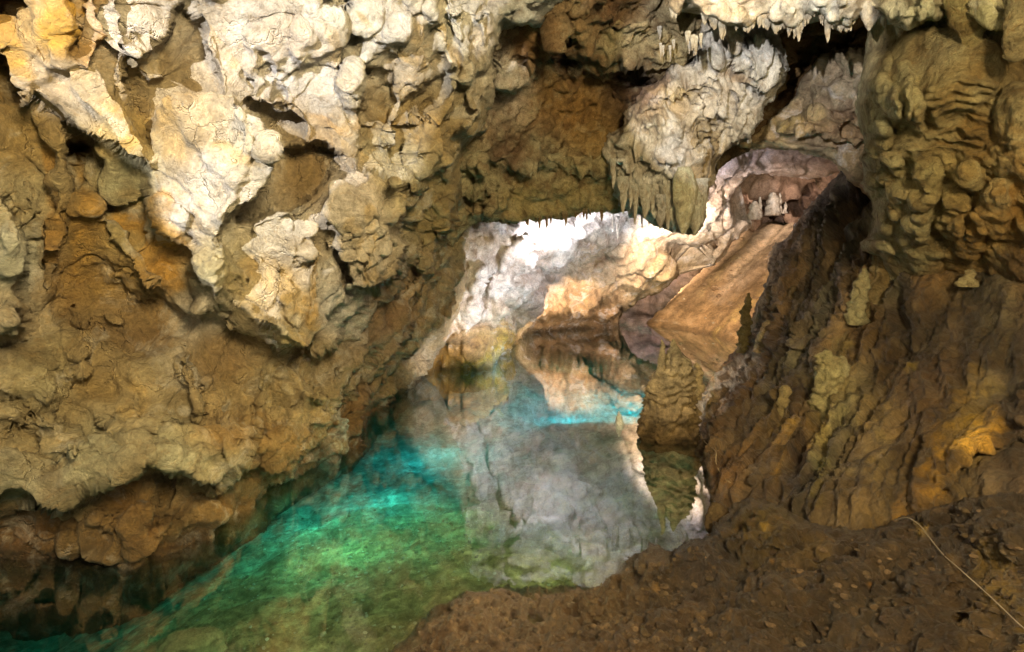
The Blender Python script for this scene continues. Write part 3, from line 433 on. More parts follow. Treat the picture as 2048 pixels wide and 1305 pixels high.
# ================================================================ 4. SMOOTH CLAY RAMP
ramp_ctrl = [(1290,650,23.5),(1480,690,18.5),(1500,445,27),(1600,440,24.5),(1400,545,25),(1700,560,17.5),(1700,350,24.5),(1480,800,15),(1400,750,19),(1600,720,15.5)]
ramp_feats = [ ('patch', [(1500,440,.2),(1570,445,.5),(1600,430,.5),(1560,480,.2),(1520,480,.1)], 12)]
def ramp_disp(P, px, py):
    d = (px+py*.95)/1.38; 
    u = (px-py)/1.4
    Q = np.stack([d/26., u/420., P[:,1]*0], 1)
    h = perlin(Q, 33)*.26+perlin(Q*np.array([3,2.,1]), 34)*.14+perlin(Q*np.array([8,7.,1]), 35)*.08+fbm(P, 1.2, 5, 35)*.16+facets(P, 1.2, 36, .6)*.12
    rough = sstep(640, 480, py); return h*(.35+.65*rough)
cp = [(1290,650,(.34,.21,.09)),(1400,640,(.36,.22,.1)),(1400,560,(.40,.25,.13)),(1500,520,(.46,.32,.2)),(1560,470,(.5,.36,.24)),(1480,680,(.38,.23,.1)),(1650,400,(.28,.17,.1)),(1400,800,(.2,.13,.06)),(1520,600,(.36,.22,.1))]
ramp_st = [([(1585,500),(1510,600),(1430,665)], 9, (.62,.44,.14), .7), ([(1490,490),(1400,590)], 9, (.6,.42,.18), .55), ([(1470,470),(1380,590),(1300,650)], 16, (.2,.11,.06), .45), ([(1545,560),(1500,640)], 20, (.22,.12,.07), .5), ([(1530,470),(1480,560),(1440,600)], 18, (.56,.44,.34), .4)]
ramp_sil = [(1290,652),(1330,612),(1400,546),(1440,508),(1480,470),(1498,447),(1520,442),(1560,450),(1600,440),(1630,412),(1660,380),(1760,330),(1850,330),(1850,900),(1500,900),(1420,790),(1330,690)]
def ramp_tone(P, px, py):
    d = (px+py*.95)/1.38; u = (px-py)/1.4
    k = perlin(np.stack([d/9., u/260., d*0], 1), 37)*.55+perlin(np.stack([d/30., u/500., d*0], 1), 38)*.5
    return np.clip(1+k, .45, 1.7)[:, None]*np.array([[1.,.97,.94]])
ramp = sheet('clay_ramp', [(1270,1860,4)], [(310,920,4)], ramp_ctrl, ramp_feats, ramp_disp, cp, M['ramp'], ramp_st, sil=ramp_sil, rim=(5,.25), back=.02, smax=40, tone=ramp_tone, wet=.3)
tag(ramp, 'smooth tan clay ramp sloping down into the far end of the pool', 'slope', kind='structure')

# ================================================================ 5. FAR CHAMBER BEHIND THE OPENINGS
fc = [(500,720,31),(1100,715,34),(1400,700,34),(2100,700,28),(1150,500,33),(1450,400,29),(1560,380,28),(1680,340,27),(1200,0,24),(1800,0,20),(500,0,24),(1400,560,30),(1000,-400,15),(500,-400,13),(2000,-400,13),(2100,300,22)]
def chamber_disp(P, px, py): return facets(P, .35, 44, .7)*.5+(billow(P, .3, 4, 46)-.5)*1.1+fbm(P, 1.2, 4, 47)*.25
cp = [(1400,500,(.34,.21,.12)),(1340,500,(.16,.12,.13)),(1400,620,(.22,.16,.12)),(1500,380,(.4,.27,.2)),(1600,400,(.32,.2,.14)),(1000,300,(.3,.2,.12)),(1600,0,(.25,.17,.1))]  # dark bluish point paints the unlit gap into the rock colour
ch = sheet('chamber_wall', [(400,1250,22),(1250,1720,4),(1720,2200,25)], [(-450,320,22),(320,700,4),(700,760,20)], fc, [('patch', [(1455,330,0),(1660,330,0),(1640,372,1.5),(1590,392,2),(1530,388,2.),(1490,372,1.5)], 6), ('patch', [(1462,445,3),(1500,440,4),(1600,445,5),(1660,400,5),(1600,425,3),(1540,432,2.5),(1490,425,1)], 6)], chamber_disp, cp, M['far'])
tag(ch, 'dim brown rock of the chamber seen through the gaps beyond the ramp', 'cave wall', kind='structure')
# ================================================================ 6. TAN WALL UPPER RIGHT
tan_ctrl = [(1530,280,13),(1600,200,12.5),(1640,110,12),(1720,90,11.5),(1760,200,10.5),(1760,330,11.5),(1650,300,12.5),(1450,300,13.5),(1850,60,10),(1850,350,10.5)]
tan_feats = [('lobe', 1670,190,40,30,20,.3), ('lobe', 1700,120,30,36,0,.35), ('patch', [(1545,240,.1),(1620,225,.5),(1700,240,.5),(1690,275,.6),(1600,270,.5),(1560,280,.4)], 10), ('ridge', [(1560,268),(1620,262),(1720,290)], 8, .35), ('patch', [(1690,215,.1),(1720,210,-.4),(1725,250,-.5),(1700,240,-.3)], 8), ('ridge', [(1530,285),(1600,292),(1670,300)], 9, .3)]
def tan_disp(P, px, py): return facets(P, .9, 74, .6)*.3+(billow(P, .9, 4, 75)-.5)*.35+fbm(P, 2.5, 5, 76)*.1
cp = [(1560,250,(.46,.36,.18)),(1620,180,(.5,.4,.26)),(1680,120,(.54,.44,.3)),(1690,190,(.56,.48,.34)),(1700,250,(.45,.3,.15)),(1600,290,(.5,.4,.26)),(1750,310,(.3,.2,.1))]
tan_sil = [(1470,292),(1500,280),(1520,272),(1530,255),(1550,225),(1580,200),(1592,185),(1600,165),(1625,130),(1640,112),(1650,105),(1660,108),(1668,95),(1676,104),(1690,108),(1700,92),(1708,104),(1714,92),(1724,110),(1760,60),(1950,40),(1950,420),(1760,420),(1690,345),(1660,318),(1610,303),(1560,296)]
tanw = sheet('side_wall', [(1450,1780,3.4),(1780,1960,10)], [(30,430,3.4)], tan_ctrl, tan_feats, tan_disp, cp, M['bright'], [([(1690,215),(1720,225)], 14, (.2,.12,.08), .6), ([(1560,240),(1640,250)], 20, (.5,.34,.1), .5)], sil=tan_sil, rim=(9,.3), back=.02, smax=40)
tag(tanw, 'tan fractured rock face between the hanging curtain and the flowstone column', 'cave wall', kind='structure')

# ================================================================ 7. HANGING GREY CALCITE CURTAIN
cur_ctrl = [(1210,330,10.6),(1250,230,10.2),(1330,160,9.6),(1400,100,9.2),(1500,70,9.2),(1570,120,9.8),(1560,200,10.2),(1450,300,10.4),(1400,450,10.2),(1350,300,9.8),(1350,440,9.9),(1260,400,10.4),(1300,250,9.7),(1450,180,9.4),(1400,0,8.2),(1500,0,8.4)]
cur_feats = [('lobe', 1515,130,42,56,-15,.45), ('patch', [(1480,90,.1),(1520,75,.3),(1560,120,.4),(1572,160,.4),(1530,185,.3),(1500,150,.1)], 8), ('lobe', 1470,85,16,28,0,.35), ('lobe', 1425,110,30,26,-20,.25), ('ridge', [(1270,230),(1340,190),(1430,160)], 12, .2), ('ridge', [(1340,175),(1400,200),(1410,260),(1390,300)], 9, .2), ('ridge', [(1440,210),(1420,250),(1425,300)], 12, .2),
 ('patch', [(1410,245,-.2),(1440,235,-.4),(1425,290,-.4),(1420,330,-.4),(1405,360,-.4),(1398,300,-.3)], 6), ('patch', [(1465,190,-.2),(1475,190,-.3),(1460,240,-.3),(1450,240,-.2)], 5), ('lobe', 1300,245,26,18,0,.2), ('lobe', 1260,300,30,50,20,.2), ('lobe', 1330,300,40,60,10,.2), ('lobe', 1370,250,24,40,30,.15), ('lobe', 1490,250,30,40,20,.2),
 ('ridge', [(1300,310),(1270,420)], 5, .14), ('ridge', [(1245,320),(1250,380)], 6, .16), ('ridge', [(1330,320),(1300,430)], 4, -.14), ('ridge', [(1370,300),(1340,380)], 4, -.12)]
def cur_disp(P, px, py):
    W = P+np.stack([perlin(P*1.6, 81), perlin(P*1.6, 82), perlin(P*1.2, 83)*.5], 1)*.3
    W = W+np.stack([W[:,2]*.35, W[:,2]*0, W[:,2]*0], 1)
    r = np.abs(perlin(W*np.array([3.4,3.4,1.1]), 84)); r2 = np.abs(perlin(W*np.array([8.,8.,2.4]), 85))
    return (.35-r)*-.42+(r2-.3)*.16+facets(P, 2., 86, .6)*.22+fbm(P, 4, 4, 87)*.04
cp = [(1230,330,(.46,.42,.34)),(1280,220,(.42,.34,.24)),(1300,180,(.3,.2,.18)),(1350,150,(.52,.48,.42)),(1420,110,(.56,.53,.48)),(1500,120,(.56,.54,.5)),(1540,160,(.52,.49,.44)),(1340,190,(.5,.4,.24)),(1300,260,(.52,.46,.34)),(1350,300,(.54,.51,.48)),(1440,200,(.50,.44,.36)),(1480,270,(.48,.43,.34)),(1300,380,(.54,.50,.42)),(1370,430,(.5,.47,.36)),(1415,290,(.32,.24,.12)),(1420,360,(.34,.26,.14))]
cur_st = [([(1275,200),(1310,165)], 20, (.13,.075,.07), .7), ([(1455,150),(1490,165)], 10, (.36,.24,.14), .6), ([(1425,250),(1412,380)], 9, (.24,.17,.08), .6), ([(1300,180),(1400,190)], 8, (.52,.38,.16), .5)]
cur_sil = [(1203,300),(1212,268),(1235,272),(1245,250),(1252,222),(1268,212),(1290,175),(1305,170),(1322,155),(1340,130),(1352,122),(1362,128),(1380,125),(1395,118),(1400,85),(1396,-60),(1600,-60),(1590,20),(1560,70),(1566,95),(1576,135),(1572,160),(1556,182),(1548,196),(1530,215),(1520,248),(1508,262),(1500,285),(1490,272),(1478,292),(1470,290),(1455,300),(1440,315),(1424,320),(1432,345),(1420,380),(1412,425),(1403,455),(1392,470),(1385,440),(1375,470),(1345,465),(1338,430),(1325,455),(1318,432),(1306,448),(1298,425),(1285,436),(1276,420),(1262,432),(1250,400),(1240,412),(1228,378),(1215,350)]
cur = sheet('calcite_curtain', [(1190,1620,2.6)], [(-60,490,2.6)], cur_ctrl, cur_feats, cur_disp, cp, M['curtain'], cur_st, sil=cur_sil, rim=(9,.3), back=.03, smax=30)
tag(cur, 'large grey-white rippled calcite curtain hanging from the ceiling in the centre right', 'rock curtain')

# ================================================================ 8. TOP RIGHT ROOF LEDGE WITH FRINGE
led_ctrl = [(1240,0,7.6),(1350,60,7.4),(1450,60,7.2),(1550,60,7.2),(1650,70,7.),(1750,60,6.6),(1900,50,6),(2048,60,5.4),(1300,-50,7),(1700,-50,6.2),(2100,-50,5),(1300,-450,4.8),(2100,-450,3.6),(2500,0,4.4),(2500,-450,3.)]
led_feats = [('lobe', 1460,35,60,22,10,.25), ('lobe', 1570,30,30,30,0,.25), ('lobe', 1650,10,40,60,20,.35), ('lobe', 1700,20,30,50,-20,.25), ('lobe', 1775,30,36,30,0,.35), ('lobe', 1820,40,30,36,0,.35), ('lobe', 1860,20,34,34,0,.3), ('lobe', 1350,75,40,14,-5,.2), ('ridge', [(1320,35),(1360,75),(1400,60)], 12, .2), ('lobe', 1980,40,60,50,0,.3)]
def led_disp(P, px, py):
    r = np.abs(perlin(P*np.array([4.,4.,1.6]), 91)); return -(.3-r)*.22+facets(P, 2.6, 92, .6)*.28+fbm(P, 4, 4, 93)*.05
cp = [(1320,40,(.46,.36,.22)),(1370,75,(.55,.50,.42)),(1450,40,(.56,.48,.36)),(1550,50,(.52,.46,.36)),(1620,40,(.56,.54,.46)),(1680,20,(.5,.48,.40)),(1780,30,(.52,.52,.44)),(1850,30,(.48,.48,.34)),(1950,30,(.44,.42,.24)),(2048,60,(.42,.36,.18)),(1500,-200,(.4,.32,.2))]
led_sil = [(1235,-520),(1300,-60),(1335,-10),(1342,20),(1352,30),(1362,25),(1372,-10),(1390,12),(1405,30),(1412,42),(1425,35),(1440,42),(1450,48),(1475,48),(1490,58),(1505,45),(1520,42),(1535,50),(1550,58),(1562,48),(1575,52),(1588,62),(1600,52),(1612,28),(1630,30),(1640,22),(1650,40),(1665,48),(1675,60),(1690,62),(1700,55),(1712,40),(1725,25),(1745,20),(1760,22),(1775,48),(1795,60),(1815,62),(1835,55),(1850,45),(1875,42),(1900,35),(1925,30),(1960,45),(1985,60),(2010,62),(2030,45),(2060,30),(2600,40),(2600,-520)]
led = sheet('roof_ledge', [(1220,2060,2.8),(2060,2500,16)], [(-450,-40,14),(-40,100,2.8)], led_ctrl, led_feats, led_disp, cp, M['curtain'], [([(1420,20),(1520,40)], 20, (.5,.33,.12), .4)], sil=led_sil, rim=(7,.2), back=.035, smax=36)
tag(led, 'pale crusted rock ledge along the top right of the cave roof', 'rock ledge', kind='structure')

# ================================================================ 9. FLOWSTONE COLUMN
col_ctrl = [(1725,120,7.7),(1718,220,7.6),(1730,310,7.8),(1745,400,8.),(1745,480,8.3),(1760,540,8.8),(1800,60,6.9),(1800,200,6.7),(1810,320,6.7),(1820,420,6.9),(1840,500,7.5),(1900,60,6.2),(1900,200,6.),(1920,340,6.2),(1930,450,6.6),(1930,540,7.35),(2048,60,5.4),(2048,200,5.5),(2048,340,5.4),(2048,480,5.9),(2048,560,6.3),(2500,100,4),(2500,500,4.4),(1800,-200,5.8),(1900,-450,4.4),(2500,-450,3),(1850,640,8.6),(1950,640,7.9),(2100,680,7),(2500,680,6)]
col_feats = [('lobe', 1870,150,140,95,-15,.45), ('lobe', 1760,215,45,62,0,.55), ('lobe', 1755,140,36,45,0,.3), ('lobe', 1805,190,25,72,5,.4), ('lobe', 1830,220,20,60,-8,.32), ('lobe', 1755,275,34,32,0,.35), ('lobe', 1760,320,40,20,0,.3), ('lobe', 1745,362,24,20,0,.35),
 ('lobe', 1855,352,36,30,10,.35), ('lobe', 1930,350,36,24,5,.4), ('lobe', 1780,330,30,24,0,.25), ('lobe', 1800,300,80,20,8,.2), ('lobe', 1790,392,30,26,0,.3), ('lobe', 1850,400,28,24,0,.25), ('lobe', 1905,400,30,34,-30,.25), ('lobe', 1830,460,36,36,0,.35), ('lobe', 1850,520,40,50,0,.3), ('lobe', 1900,450,30,30,0,.25), ('lobe', 1770,440,22,34,0,.25), ('lobe', 1760,500,30,20,0,.3), ('lobe', 1930,480,40,60,20,.3), ('lobe', 1990,420,40,60,20,.3), ('lobe', 2030,230,40,70,10,.45), ('lobe', 2010,320,50,40,0,.25)]
for k, (yy, x0, x1) in enumerate([(165,1860,1990),(182,1850,1985),(200,1846,1990),(218,1870,1975),(236,1880,1980),(262,1850,1975),(282,1790,1960),(300,1780,1960)]):
    col_feats.append(('ridge', [(x0,yy+12),((x0+x1)/2,yy-4),(x1,yy+6)], 7, .12))
def col_disp(P, px, py):
    W = P+np.stack([perlin(P*2, 101), perlin(P*2, 102), perlin(P*2, 103)], 1)*.12
    low = sstep(220, 330, py)*(.5+.5*sstep(560, 500, py))
    d1, d2, _ = worley(W*np.array([1,1,.8]), 3.4, 104); e1, _, _ = worley(W, 8., 105)
    h = (.55-d1)*.17*low+(.5-e1)*.05*(.4+.6*low)+facets(P, 3., 108, .6)*.12*low+fbm(P, 2.2, 4, 106)*.05
    h += np.abs(perlin(W*np.array([10,10,3.]), 107))*.03
    return h
cp = [(1750,150,(.46,.41,.24)),(1760,220,(.48,.45,.27)),(1850,100,(.36,.30,.17)),(1820,200,(.44,.38,.2)),(1900,200,(.34,.25,.1)),(1930,260,(.30,.21,.08)),(2030,230,(.42,.34,.17)),(2000,120,(.22,.15,.06)),(1780,300,(.42,.37,.2)),(1850,350,(.42,.34,.15)),(1930,350,(.40,.29,.11)),(1780,420,(.40,.34,.18)),(1840,500,(.36,.30,.15)),(1960,450,(.36,.22,.07)),(2040,400,(.30,.17,.05)),(1750,500,(.4,.34,.2)),(2030,560,(.17,.1,.04)),(1900,560,(.34,.22,.09)),(1950,30,(.38,.32,.17))]
col_st = [([(1950,250),(2040,300)], 40, (.34,.18,.04), .5), ([(1740,185),(1780,190)], 12, (.2,.17,.12), .5), ([(1740,130),(1790,140)], 10, (.22,.18,.12), .4), ([(1900,530),(2000,480),(2048,400)], 26, (.4,.22,.05), .5), ([(2040,160)], 40, (.1,.06,.03), .6)]
col_sil = [(1735,-520),(1738,60),(1732,90),(1728,115),(1722,150),(1714,190),(1713,225),(1722,262),(1738,285),(1728,300),(1722,318),(1736,340),(1728,355),(1722,368),(1740,388),(1750,410),(1746,430),(1752,455),(1744,478),(1722,486),(1722,498),(1740,508),(1762,510),(1768,545),(1775,620),(1780,720),(2600,720),(2600,-520)]
col_feats = [f[:-1]+(f[-1]*.82,) for f in col_feats]
colm = sheet('flowstone_column', [(1690,2060,2.6),(2060,2500,14)], [(-450,20,14),(20,640,2.6),(640,700,8)], col_ctrl, col_feats, col_disp, cp, M['flow'], col_st, sil=col_sil, rim=(16,.3), back=.03, smax=50)
tag(colm, 'massive ochre flowstone column with bulbous lobes filling the upper right corner', 'flowstone column')

# ================================================================ 10. RIGHT SLOPE
slo_ctrl = [(1400,870,9.5),(1385,905,8.8),(1425,1010,6.9),(1420,1060,6.3),(1405,835,10.6),(1440,740,13),(1475,695,15),(1300,1000,9),(1300,900,12),(1350,800,15),
 (1490,640,14),(1540,540,14),(1600,450,14.5),(1720,320,14.5),(1500,800,9.3),(1550,700,10.2),(1600,600,10.8),(1700,450,11.8),(1600,900,7.1),(1650,800,7.8),(1700,700,8.4),(1750,600,9),(1600,1000,6),(1700,1000,5.3),(1800,900,5.5),(1850,800,6),(2048,700,5.6),(2048,600,6.1),(1900,600,7.2),(1840,545,7.9),(1930,560,7.3),(2048,560,6.35),(1800,520,8.9),(2048,900,4.6),(1900,1000,4.7),(2048,1000,4.1),(2500,600,4.2),(2500,1000,3.2),(1800,450,11),(1600,1150,5.4),(2048,1150,4.2),(2500,1200,3.2),(1450,1150,5.9),(2048,480,7.2),(1800,300,13)]
slo_feats = [('ridge', [(1560,480),(1540,560),(1510,650)], 10, .4), ('ridge', [(1620,440),(1590,530),(1560,600)], 14, .3), ('lobe', 1532,665,12,32,12,.35), ('lobe', 1563,655,16,34,25,.35), ('lobe', 1610,670,18,40,30,.3), ('ridge', [(1740,540),(1700,600),(1660,680),(1620,760)], 20, .3), ('ridge', [(1700,560),(1640,700),(1560,800)], 12, .2),
 ('ridge', [(1600,780),(1560,900),(1500,960)], 18, .2), ('ridge', [(1500,760),(1460,860),(1430,900)], 14, .18), ('patch', [(1860,830,.05),(1990,810,.2),(2048,840,.2),(2048,880,.2),(1950,900,.25),(1880,980,.2),(1830,1030,.15),(1840,950,.1)], 14), ('patch', [(2005,815,.05),(2048,780,.22),(2150,780,.25),(2150,860,.25),(2040,850,.2)], 26), ('lobe', 1710,560,20,70,15,.3), ('ridge', [(1425,1000),(1430,1060)], 8, .15), ('lobe', 1440,1020,20,24,0,.2)]
def slo_disp(P, px, py):
    a = math.radians(28)                      # flutes run down the slope
    W = P+np.stack([perlin(P*1.2, 111), perlin(P*1.2, 112), perlin(P*1.2, 113)], 1)*.3
    dd = np.array([-.61,-.63,-.48]); Q = W-(W@dd)[:, None]*dd[None]*.95
    near = np.clip(P[:, 1]/9., .45, 1.3)
    left = sstep(1900, 1700, px)
    r = np.abs(perlin(Q*2.2, 114)); r2 = np.abs(perlin(Q*5.2, 115))
    am = .55+.9*np.clip(perlin(P*.7, 110)+.3, 0, 1); h = -(r-.3)*.38*near*am*(.45+.55*left)-(r2-.3)*.28*near*(.45+.55*left)+fbm(Q*1.5+P*.5, 2.0, 5, 116)*.14*near+facets(Q*1.3+P*.4, 2.0, 117, .6)*.16*near
    h += (np.abs(perlin(P*9, 118)))*.08*near+fbm(P, 7., 3, 108)*.04*near
    h += facets(P, 3.4, 119, .7)*.14*near*sstep(-.1, .25, perlin(P*.9, 109))
    return h
cp = [(1430,760,(.40,.27,.16)),(1410,800,(.46,.3,.14)),(1480,800,(.14,.085,.04)),(1550,480,(.12,.08,.045)),(1650,380,(.11,.075,.04)),(1600,600,(.16,.11,.06)),(1520,700,(.15,.10,.055)),(1680,620,(.28,.21,.12)),(1660,700,(.26,.19,.10)),(1600,800,(.15,.09,.04)),(1650,780,(.32,.27,.12)),(1680,850,(.28,.22,.09)),(1450,950,(.20,.12,.05)),(1520,950,(.15,.10,.05)),(1600,950,(.10,.07,.04)),(1580,880,(.26,.16,.05)),(1700,900,(.14,.10,.05)),(1760,950,(.16,.12,.06)),(1850,950,(.12,.08,.03)),(1780,560,(.28,.2,.1)),(1750,680,(.16,.10,.04)),(1900,650,(.15,.1,.05)),(1850,750,(.11,.065,.03)),(2000,700,(.10,.06,.025)),(1850,620,(.11,.07,.035)),(2000,600,(.2,.13,.06)),(1920,590,(.24,.16,.07)),(1950,860,(.36,.22,.05)),(2020,830,(.10,.07,.04)),(2030,930,(.10,.07,.04)),(1440,1030,(.12,.08,.04))]  # pale points on the left edge paint the lamp-lit patch
slo_st_light = [([(1690,690),(1675,780),(1650,850),(1640,930)], 20, (.36,.31,.13), .6), ([(1655,860),(1640,1010)], 12, (.34,.25,.06), .7), ([(1575,830),(1555,960)], 14, (.38,.24,.05), .7), ([(1600,850),(1590,990)], 12, (.04,.03,.03), .8), ([(1570,760),(1550,830)], 10, (.3,.2,.07), .5), ([(1980,840),(1900,900),(1830,1020)], 34, (.48,.28,.04), .8), ([(1660,880),(1700,860)], 10, (.05,.035,.03), .7), ([(1830,740)], 16, (.46,.30,.05), .7), ([(1950,740),(1990,780)], 22, (.34,.2,.05), .5), ([(1420,990),(1440,940)], 16, (.34,.19,.08), .6), ([(1440,740),(1410,830)], 14, (.55,.38,.12), .6), ([(1760,880),(1740,960)], 30, (.24,.2,.09), .5), ([(1720,760),(1750,900)], 20, (.2,.13,.06), .4)]  # pale streak on the left edge strengthens that painted lit patch
slo_sil = [(1360,1400),(1432,1075),(1420,1045),(1428,1015),(1422,985),(1412,950),(1398,925),(1392,900),(1396,870),(1404,840),(1408,815),(1402,800),(1415,780),(1432,748),(1450,728),(1468,705),(1480,697),(1486,680),(1492,662),(1505,650),(1512,620),(1528,590),(1540,560),(1543,530),(1540,512),(1556,490),(1582,478),(1592,450),(1612,425),(1640,398),(1660,372),(1680,350),(1700,330),(1725,308),(1760,290),(1900,280),(2600,300),(2600,1400)]
def slo_tone(P, px, py):
    dd = np.array([-.61,-.63,-.48]); Q = P-(P@dd)[:, None]*dd[None]*.9
    k = perlin(Q*2.6, 141)*1.0+perlin(Q*7., 142)*.7+perlin(P*.8, 143)*.5; w = np.clip(perlin(Q*1.4, 144)*2, -.6, .6)
    return np.clip(1+k, .35, 2.2)[:, None]*np.stack([1+w*.25, 1+w*0, 1-w*.3], 1)
slo = sheet('mud_slope', [(1370,2060,3.2),(2060,2500,16)], [(280,1120,3.2),(1120,1250,14)], slo_ctrl, slo_feats, slo_disp, [(a, b, (c[0]*.92, c[1]*.94, c[2]*.98)) for a, b, c in cp], M['slope'], slo_st_light, sil=slo_sil, rim=(12,.3), back=.03, smax=60, tone=slo_tone, wet=.2)
tag(slo, 'steep fluted brown flowstone slope rising on the right side of the pool', 'slope', kind='structure')

# ================================================================ 11. MUD BANK IN FRONT
mud_ctrl = [(650,1450,3.9),(800,1300,4.4),(930,1190,5.1),(1060,1183,5.15),(1180,1178,5.2),(1300,1105,5.3),(1420,1080,5.6),(1500,1010,5.6),(1640,1050,5.0),(1800,1040,4.6),(2048,985,4.2),(1000,1300,4.2),(1300,1300,3.9),(1600,1300,3.5),(2048,1300,2.8),(2500,1300,2.3),(1500,1150,4.5),(1800,1150,3.9),(1300,1180,4.7),(900,1700,3.0),(1500,1700,2.5),(2500,1700,1.7),(2500,950,3.3),(1420,900,7.2),(1700,900,6.2),(2100,850,5.2),(1180,1080,6.3),(930,1100,6.2),(780,1200,5.4),(640,1320,4.5)]
mud_feats = [('patch', [(1270,1120,.1),(1300,1095,.25),(1330,1105,.3),(1338,1135,.3),(1325,1160,.25),(1290,1170,.1)], 8), ('lobe', 1390,1105,40,22,-15,.12), ('patch', [(1430,1060,.1),(1500,1000,.2),(1560,1020,.2),(1620,1060,.15),(1560,1090,.15),(1470,1110,.1)], 14), ('ridge', [(1790,1090),(1720,1150),(1640,1180)], 22, .1), ('ridge', [(1640,1240),(1720,1230),(1760,1170)], 12, -.08), ('lobe', 1850,1060,40,18,10,-.12), ('lobe', 2000,1050,80,60,20,.2), ('lobe', 1880,1140,90,40,-20,.12), ('lobe', 1620,1130,30,16,0,-.06), ('lobe', 2040,1090,30,34,0,.12), ('lobe', 1600,1260,30,14,0,-.08), ('lobe', 1920,1240,20,12,0,-.08)]
def mud_disp(P, px, py):
    s = np.clip(P[:, 1]/4.5, .6, 1.2)
    lum = sstep(1300, 1180, np.abs(py-1000)*0+px)   # cloddy near the water, smeared further right
    d1, d2, _ = worley(P+np.stack([perlin(P*5, 120), perlin(P*5, 121), perlin(P*5, 122)], 1)*.06, 9., 123)
    h = fbm(P, 1.6, 5, 124)*.16+(.5-d1)*.05*(.4+lum)+facets(P, 5, 125, .7)*.30+np.abs(perlin(P*np.array([11,7,11.]), 126))*.06+fbm(P, 14., 3, 127)*.022
    return h*s
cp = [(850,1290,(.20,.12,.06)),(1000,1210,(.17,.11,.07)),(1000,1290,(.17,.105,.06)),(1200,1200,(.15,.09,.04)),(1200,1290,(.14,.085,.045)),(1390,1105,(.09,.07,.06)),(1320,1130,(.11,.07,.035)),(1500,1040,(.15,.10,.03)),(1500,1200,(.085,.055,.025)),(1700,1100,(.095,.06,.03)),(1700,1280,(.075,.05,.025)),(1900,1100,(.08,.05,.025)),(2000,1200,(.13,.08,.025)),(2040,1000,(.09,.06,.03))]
mud_st = [([(1495,1080)], 10, (.42,.26,.05), .8), ([(1530,1055)], 9, (.36,.22,.04), .7), ([(1480,1060)], 16, (.28,.18,.04), .6), ([(1590,1148)], 7, (.42,.22,.05), .8), ([(1735,1175)], 9, (.42,.19,.03), .8), ([(1850,1065)], 14, (.42,.27,.06), .8), ([(2010,1180),(2048,1220)], 18, (.42,.26,.04), .7), ([(1560,1075),(1640,1110)], 22, (.2,.13,.04), .6), ([(1980,1150),(2060,1290)], 46, (.3,.19,.04), .6), ([(1900,1130)], 26, (.26,.16,.05), .6), ([(1955,1205)], 15, (.38,.24,.04), .7), ([(1925,1240)], 10, (.36,.2,.03), .6), ([(1310,1175)], 10, (.36,.2,.06), .7), ([(1400,1225)], 8, (.36,.2,.05), .7), ([(1545,1120)], 7, (.4,.2,.05), .7), ([(1465,1245)], 12, (.3,.16,.05), .5), ([(1660,1225)], 8, (.3,.15,.03), .5)]
mud_sil = [(560,1800),(700,1420),(770,1320),(800,1285),(835,1245),(865,1218),(905,1200),(935,1186),(965,1190),(1000,1178),(1045,1184),(1080,1180),(1100,1186),(1130,1176),(1170,1170),(1190,1176),(1215,1158),(1240,1146),(1262,1126),(1290,1110),(1302,1094),(1318,1098),(1334,1108),(1336,1124),(1348,1112),(1362,1096),(1385,1090),(1408,1082),(1422,1072),(1430,1052),(1440,1036),(1470,1018),(1500,1003),(1530,1006),(1560,1020),(1600,1038),(1660,1056),(1720,1062),(1790,1045),(1840,1028),(1900,1004),(1960,985),(2048,975),(2600,930),(2600,1800)]
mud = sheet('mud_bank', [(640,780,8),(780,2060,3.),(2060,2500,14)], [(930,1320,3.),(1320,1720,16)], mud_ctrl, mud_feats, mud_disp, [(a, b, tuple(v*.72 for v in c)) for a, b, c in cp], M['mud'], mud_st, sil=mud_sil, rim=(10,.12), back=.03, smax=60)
tag(mud, 'wet dark brown mud bank along the near right shore of the pool', 'mud bank', kind='structure')

# ================================================================ 12. POOL BED AND WATER
def bed_height(x, y):
    Q = np.stack([x, y, x*0], 1)
    d, _, _, _, _ = poly_dist(x, y, [(-1.6,3.6),(-.9,4.4),(-.4,5.1),(.74,5.2),(2.,5.6),(3.2,6.6),(3.6,9.)], False)
    z = -.16-.15*np.minimum(d, 8)
    z = np.maximum(z, -.85)
    z -= .5*sstep(-3.2, -5.5, x)
    sh = np.exp(-(((x-2.2)/1.9)**2+((y-10.4)/1.5)**2))     # pale shelf left of the stalagmite
    z = z*(1-sh)+sh*(-.35)
    near = np.exp(-(((x-3.)/1.3)**2+((y-9.2)/1.5)**2)); z = z*(1-near)+near*(-.15)
    z += fbm(Q, .6, 4, 131)*.13+fbm(Q, 2.5, 4, 132)*.06+np.abs(perlin(Q*7, 133))*.02
    return z
bx, by = np.meshgrid(np.concatenate([np.arange(-16,-6,.3),np.arange(-6,7,.045),np.arange(7,22,.4)]), np.concatenate([np.arange(-6,3,.3),np.arange(3,13,.045),np.arange(13,36,.25)]))
ny, nx = bx.shape; x = bx.ravel(); y = by.ravel(); z = bed_height(x, y)
pale = np.exp(-(((x-2.2)/1.9)**2+((y-10.4)/1.6)**2))
Q = np.stack([x, y, z], 1); spk = sstep(.62, .68, perlin(Q*9, 135)+.5)
deep = sstep(-.5, -.85, z)
col = np.array([.34,.25,.12])[None]*(1-deep[:,None])+np.array([.5,.5,.36])[None]*deep[:,None]
col = col*(1-pale[:,None]*.85)+np.array([.62,.64,.5])[None]*pale[:,None]*.85
col = col*(1+.6*spk[:,None]); col = col*(.8+.5*np.clip(fbm(Q, 1.5, 4, 137), -.6, .8))[:,None]
bed = grid_mesh('pool_bed', Q, ny, nx, np.ones(len(x), bool), col, M['bed'])
tag(bed, 'silty pool bed with small pebbles seen through clear green water', 'pool bed', kind='structure')

